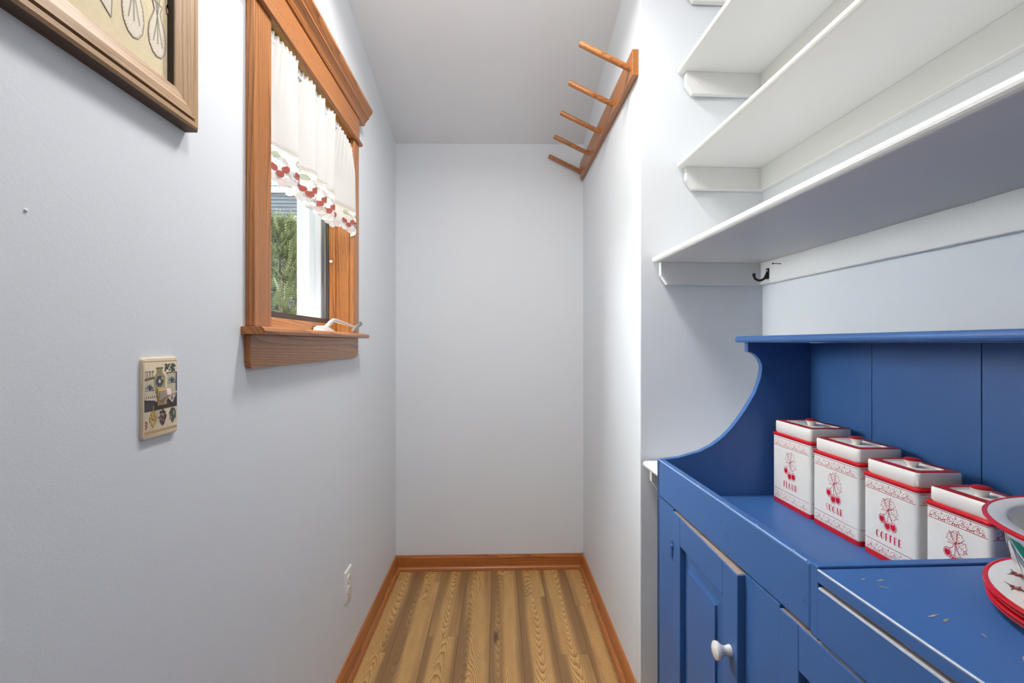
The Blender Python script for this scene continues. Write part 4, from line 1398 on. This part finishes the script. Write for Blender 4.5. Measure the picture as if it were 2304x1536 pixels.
for r in range(20):
    y = HY0-0.10+0.20*r
    z = EAVE+0.137+(y-HY0+0.09)*rs_
    for c_ in range(44):
        x = -11.0+c_*0.17+(0.085 if r % 2 else 0)
        t = 0.016+0.010*rr.random()
        pts = [(x+0.004, y+0.035), (x+0.04, y+0.008), (x+0.085, y), (x+0.13, y+0.008), (x+0.166, y+0.035), (x+0.166, y+0.28), (x+0.004, y+0.28)]
        vs = [(a, b, z+(b-y)*rs_+t*(1 if b < y+0.1 else 0.2)) for a, b in pts]+[(a, b, z+(b-y)*rs_-0.004) for a, b in pts]
        sg.add(vs, [tuple(range(7))]+[(i, i+7, (i+1) % 7+7, (i+1) % 7) for i in range(7)])
sgo = hp(sg.obj('roof_shingles', slate, None, fix=False))
sgo['kind'] = 'stuff'

def evergreen(x, y, h, r, seed, label, dens=9000):
    rnd = random.Random(seed)
    o = empty('evergreen_shrub', (x, y, -0.70))
    tag(o, label, 'shrub', 'evergreens outside the window')
    MB().tube([(0, 0, 0), (0.01, 0, h*0.5), (0, 0.01, h*0.93)], [0.06, 0.035, 0.008], 8).obj('trunk', M['frame_dark'], o)
    k = NT('evergreen_foliage')
    nf = k.noise(k.coords(), 7.0, 3)
    oi = k.noise(k.coords(), 60.0, 2)
    c = k.mix(nf, (0.012, 0.019, 0.006, 1), (0.048, 0.058, 0.018, 1))
    c = k.mix(k.math('MULTIPLY', oi, 0.5), c, (0.066, 0.078, 0.028, 1))
    mat = k.base(c, 0.7, 0.2)
    k.b.inputs['Subsurface Weight'].default_value = 0.0
    m = MB()
    V, F = m.v, m.f
    nspray = dens//14
    for s in range(nspray):
        t = rnd.random()**0.8
        zc_ = h*(0.12+0.86*t)
        rr_ = r*(1-t**3.2)*(0.9+0.1*math.sin(t*40+s))+0.05
        a = rnd.random()*2*math.pi
        q = 0.45+0.6*rnd.random()
        lump = 1+0.22*math.sin(a*5+t*17)+0.12*math.sin(a*11-t*31)
        bx, by = rr_*q*lump*math.cos(a), rr_*q*lump*math.sin(a)
        d = Vector((math.cos(a)*0.8+rnd.uniform(-.5, .5), math.sin(a)*0.8+rnd.uniform(-.5, .5), 0.55+rnd.uniform(-.4, .6))).normalized()
        side = d.cross(Vector((rnd.uniform(-1, 1), rnd.uniform(-1, 1), rnd.uniform(-1, 1)))).normalized()
        ln = 0.13*(0.7+0.6*rnd.random())
        p0 = Vector((bx, by, zc_))
        for f in range(7):
            u = f/6.0
            c0 = p0+d*ln*u
            for sg_ in (-1, 1):
                wl = ln*0.42*(1-u*0.8)
                tip = c0+(d*0.8+side*sg_).normalized()*wl
                wv = d*0.008
                i = len(V)
                V += [tuple(c0-wv), tuple(c0+wv), tuple(tip)]
                F.append((i, i+1, i+2))
    f = m.obj('foliage', mat, o, fix=False)
    f['kind'] = 'stuff'
    return o
evergreen(-1.86, 4.20, 3.05, 0.46, 1, 'feathery green evergreen filling the near half of the window view', 60000)
evergreen(-0.80, 5.20, 2.70, 0.42, 2, 'evergreen shrub farther to the right behind the white window frame', 40000)
evergreen(-3.55, 5.05, 2.75, 0.46, 3, 'evergreen shrub farther left, mostly behind the near window casing', 30000)
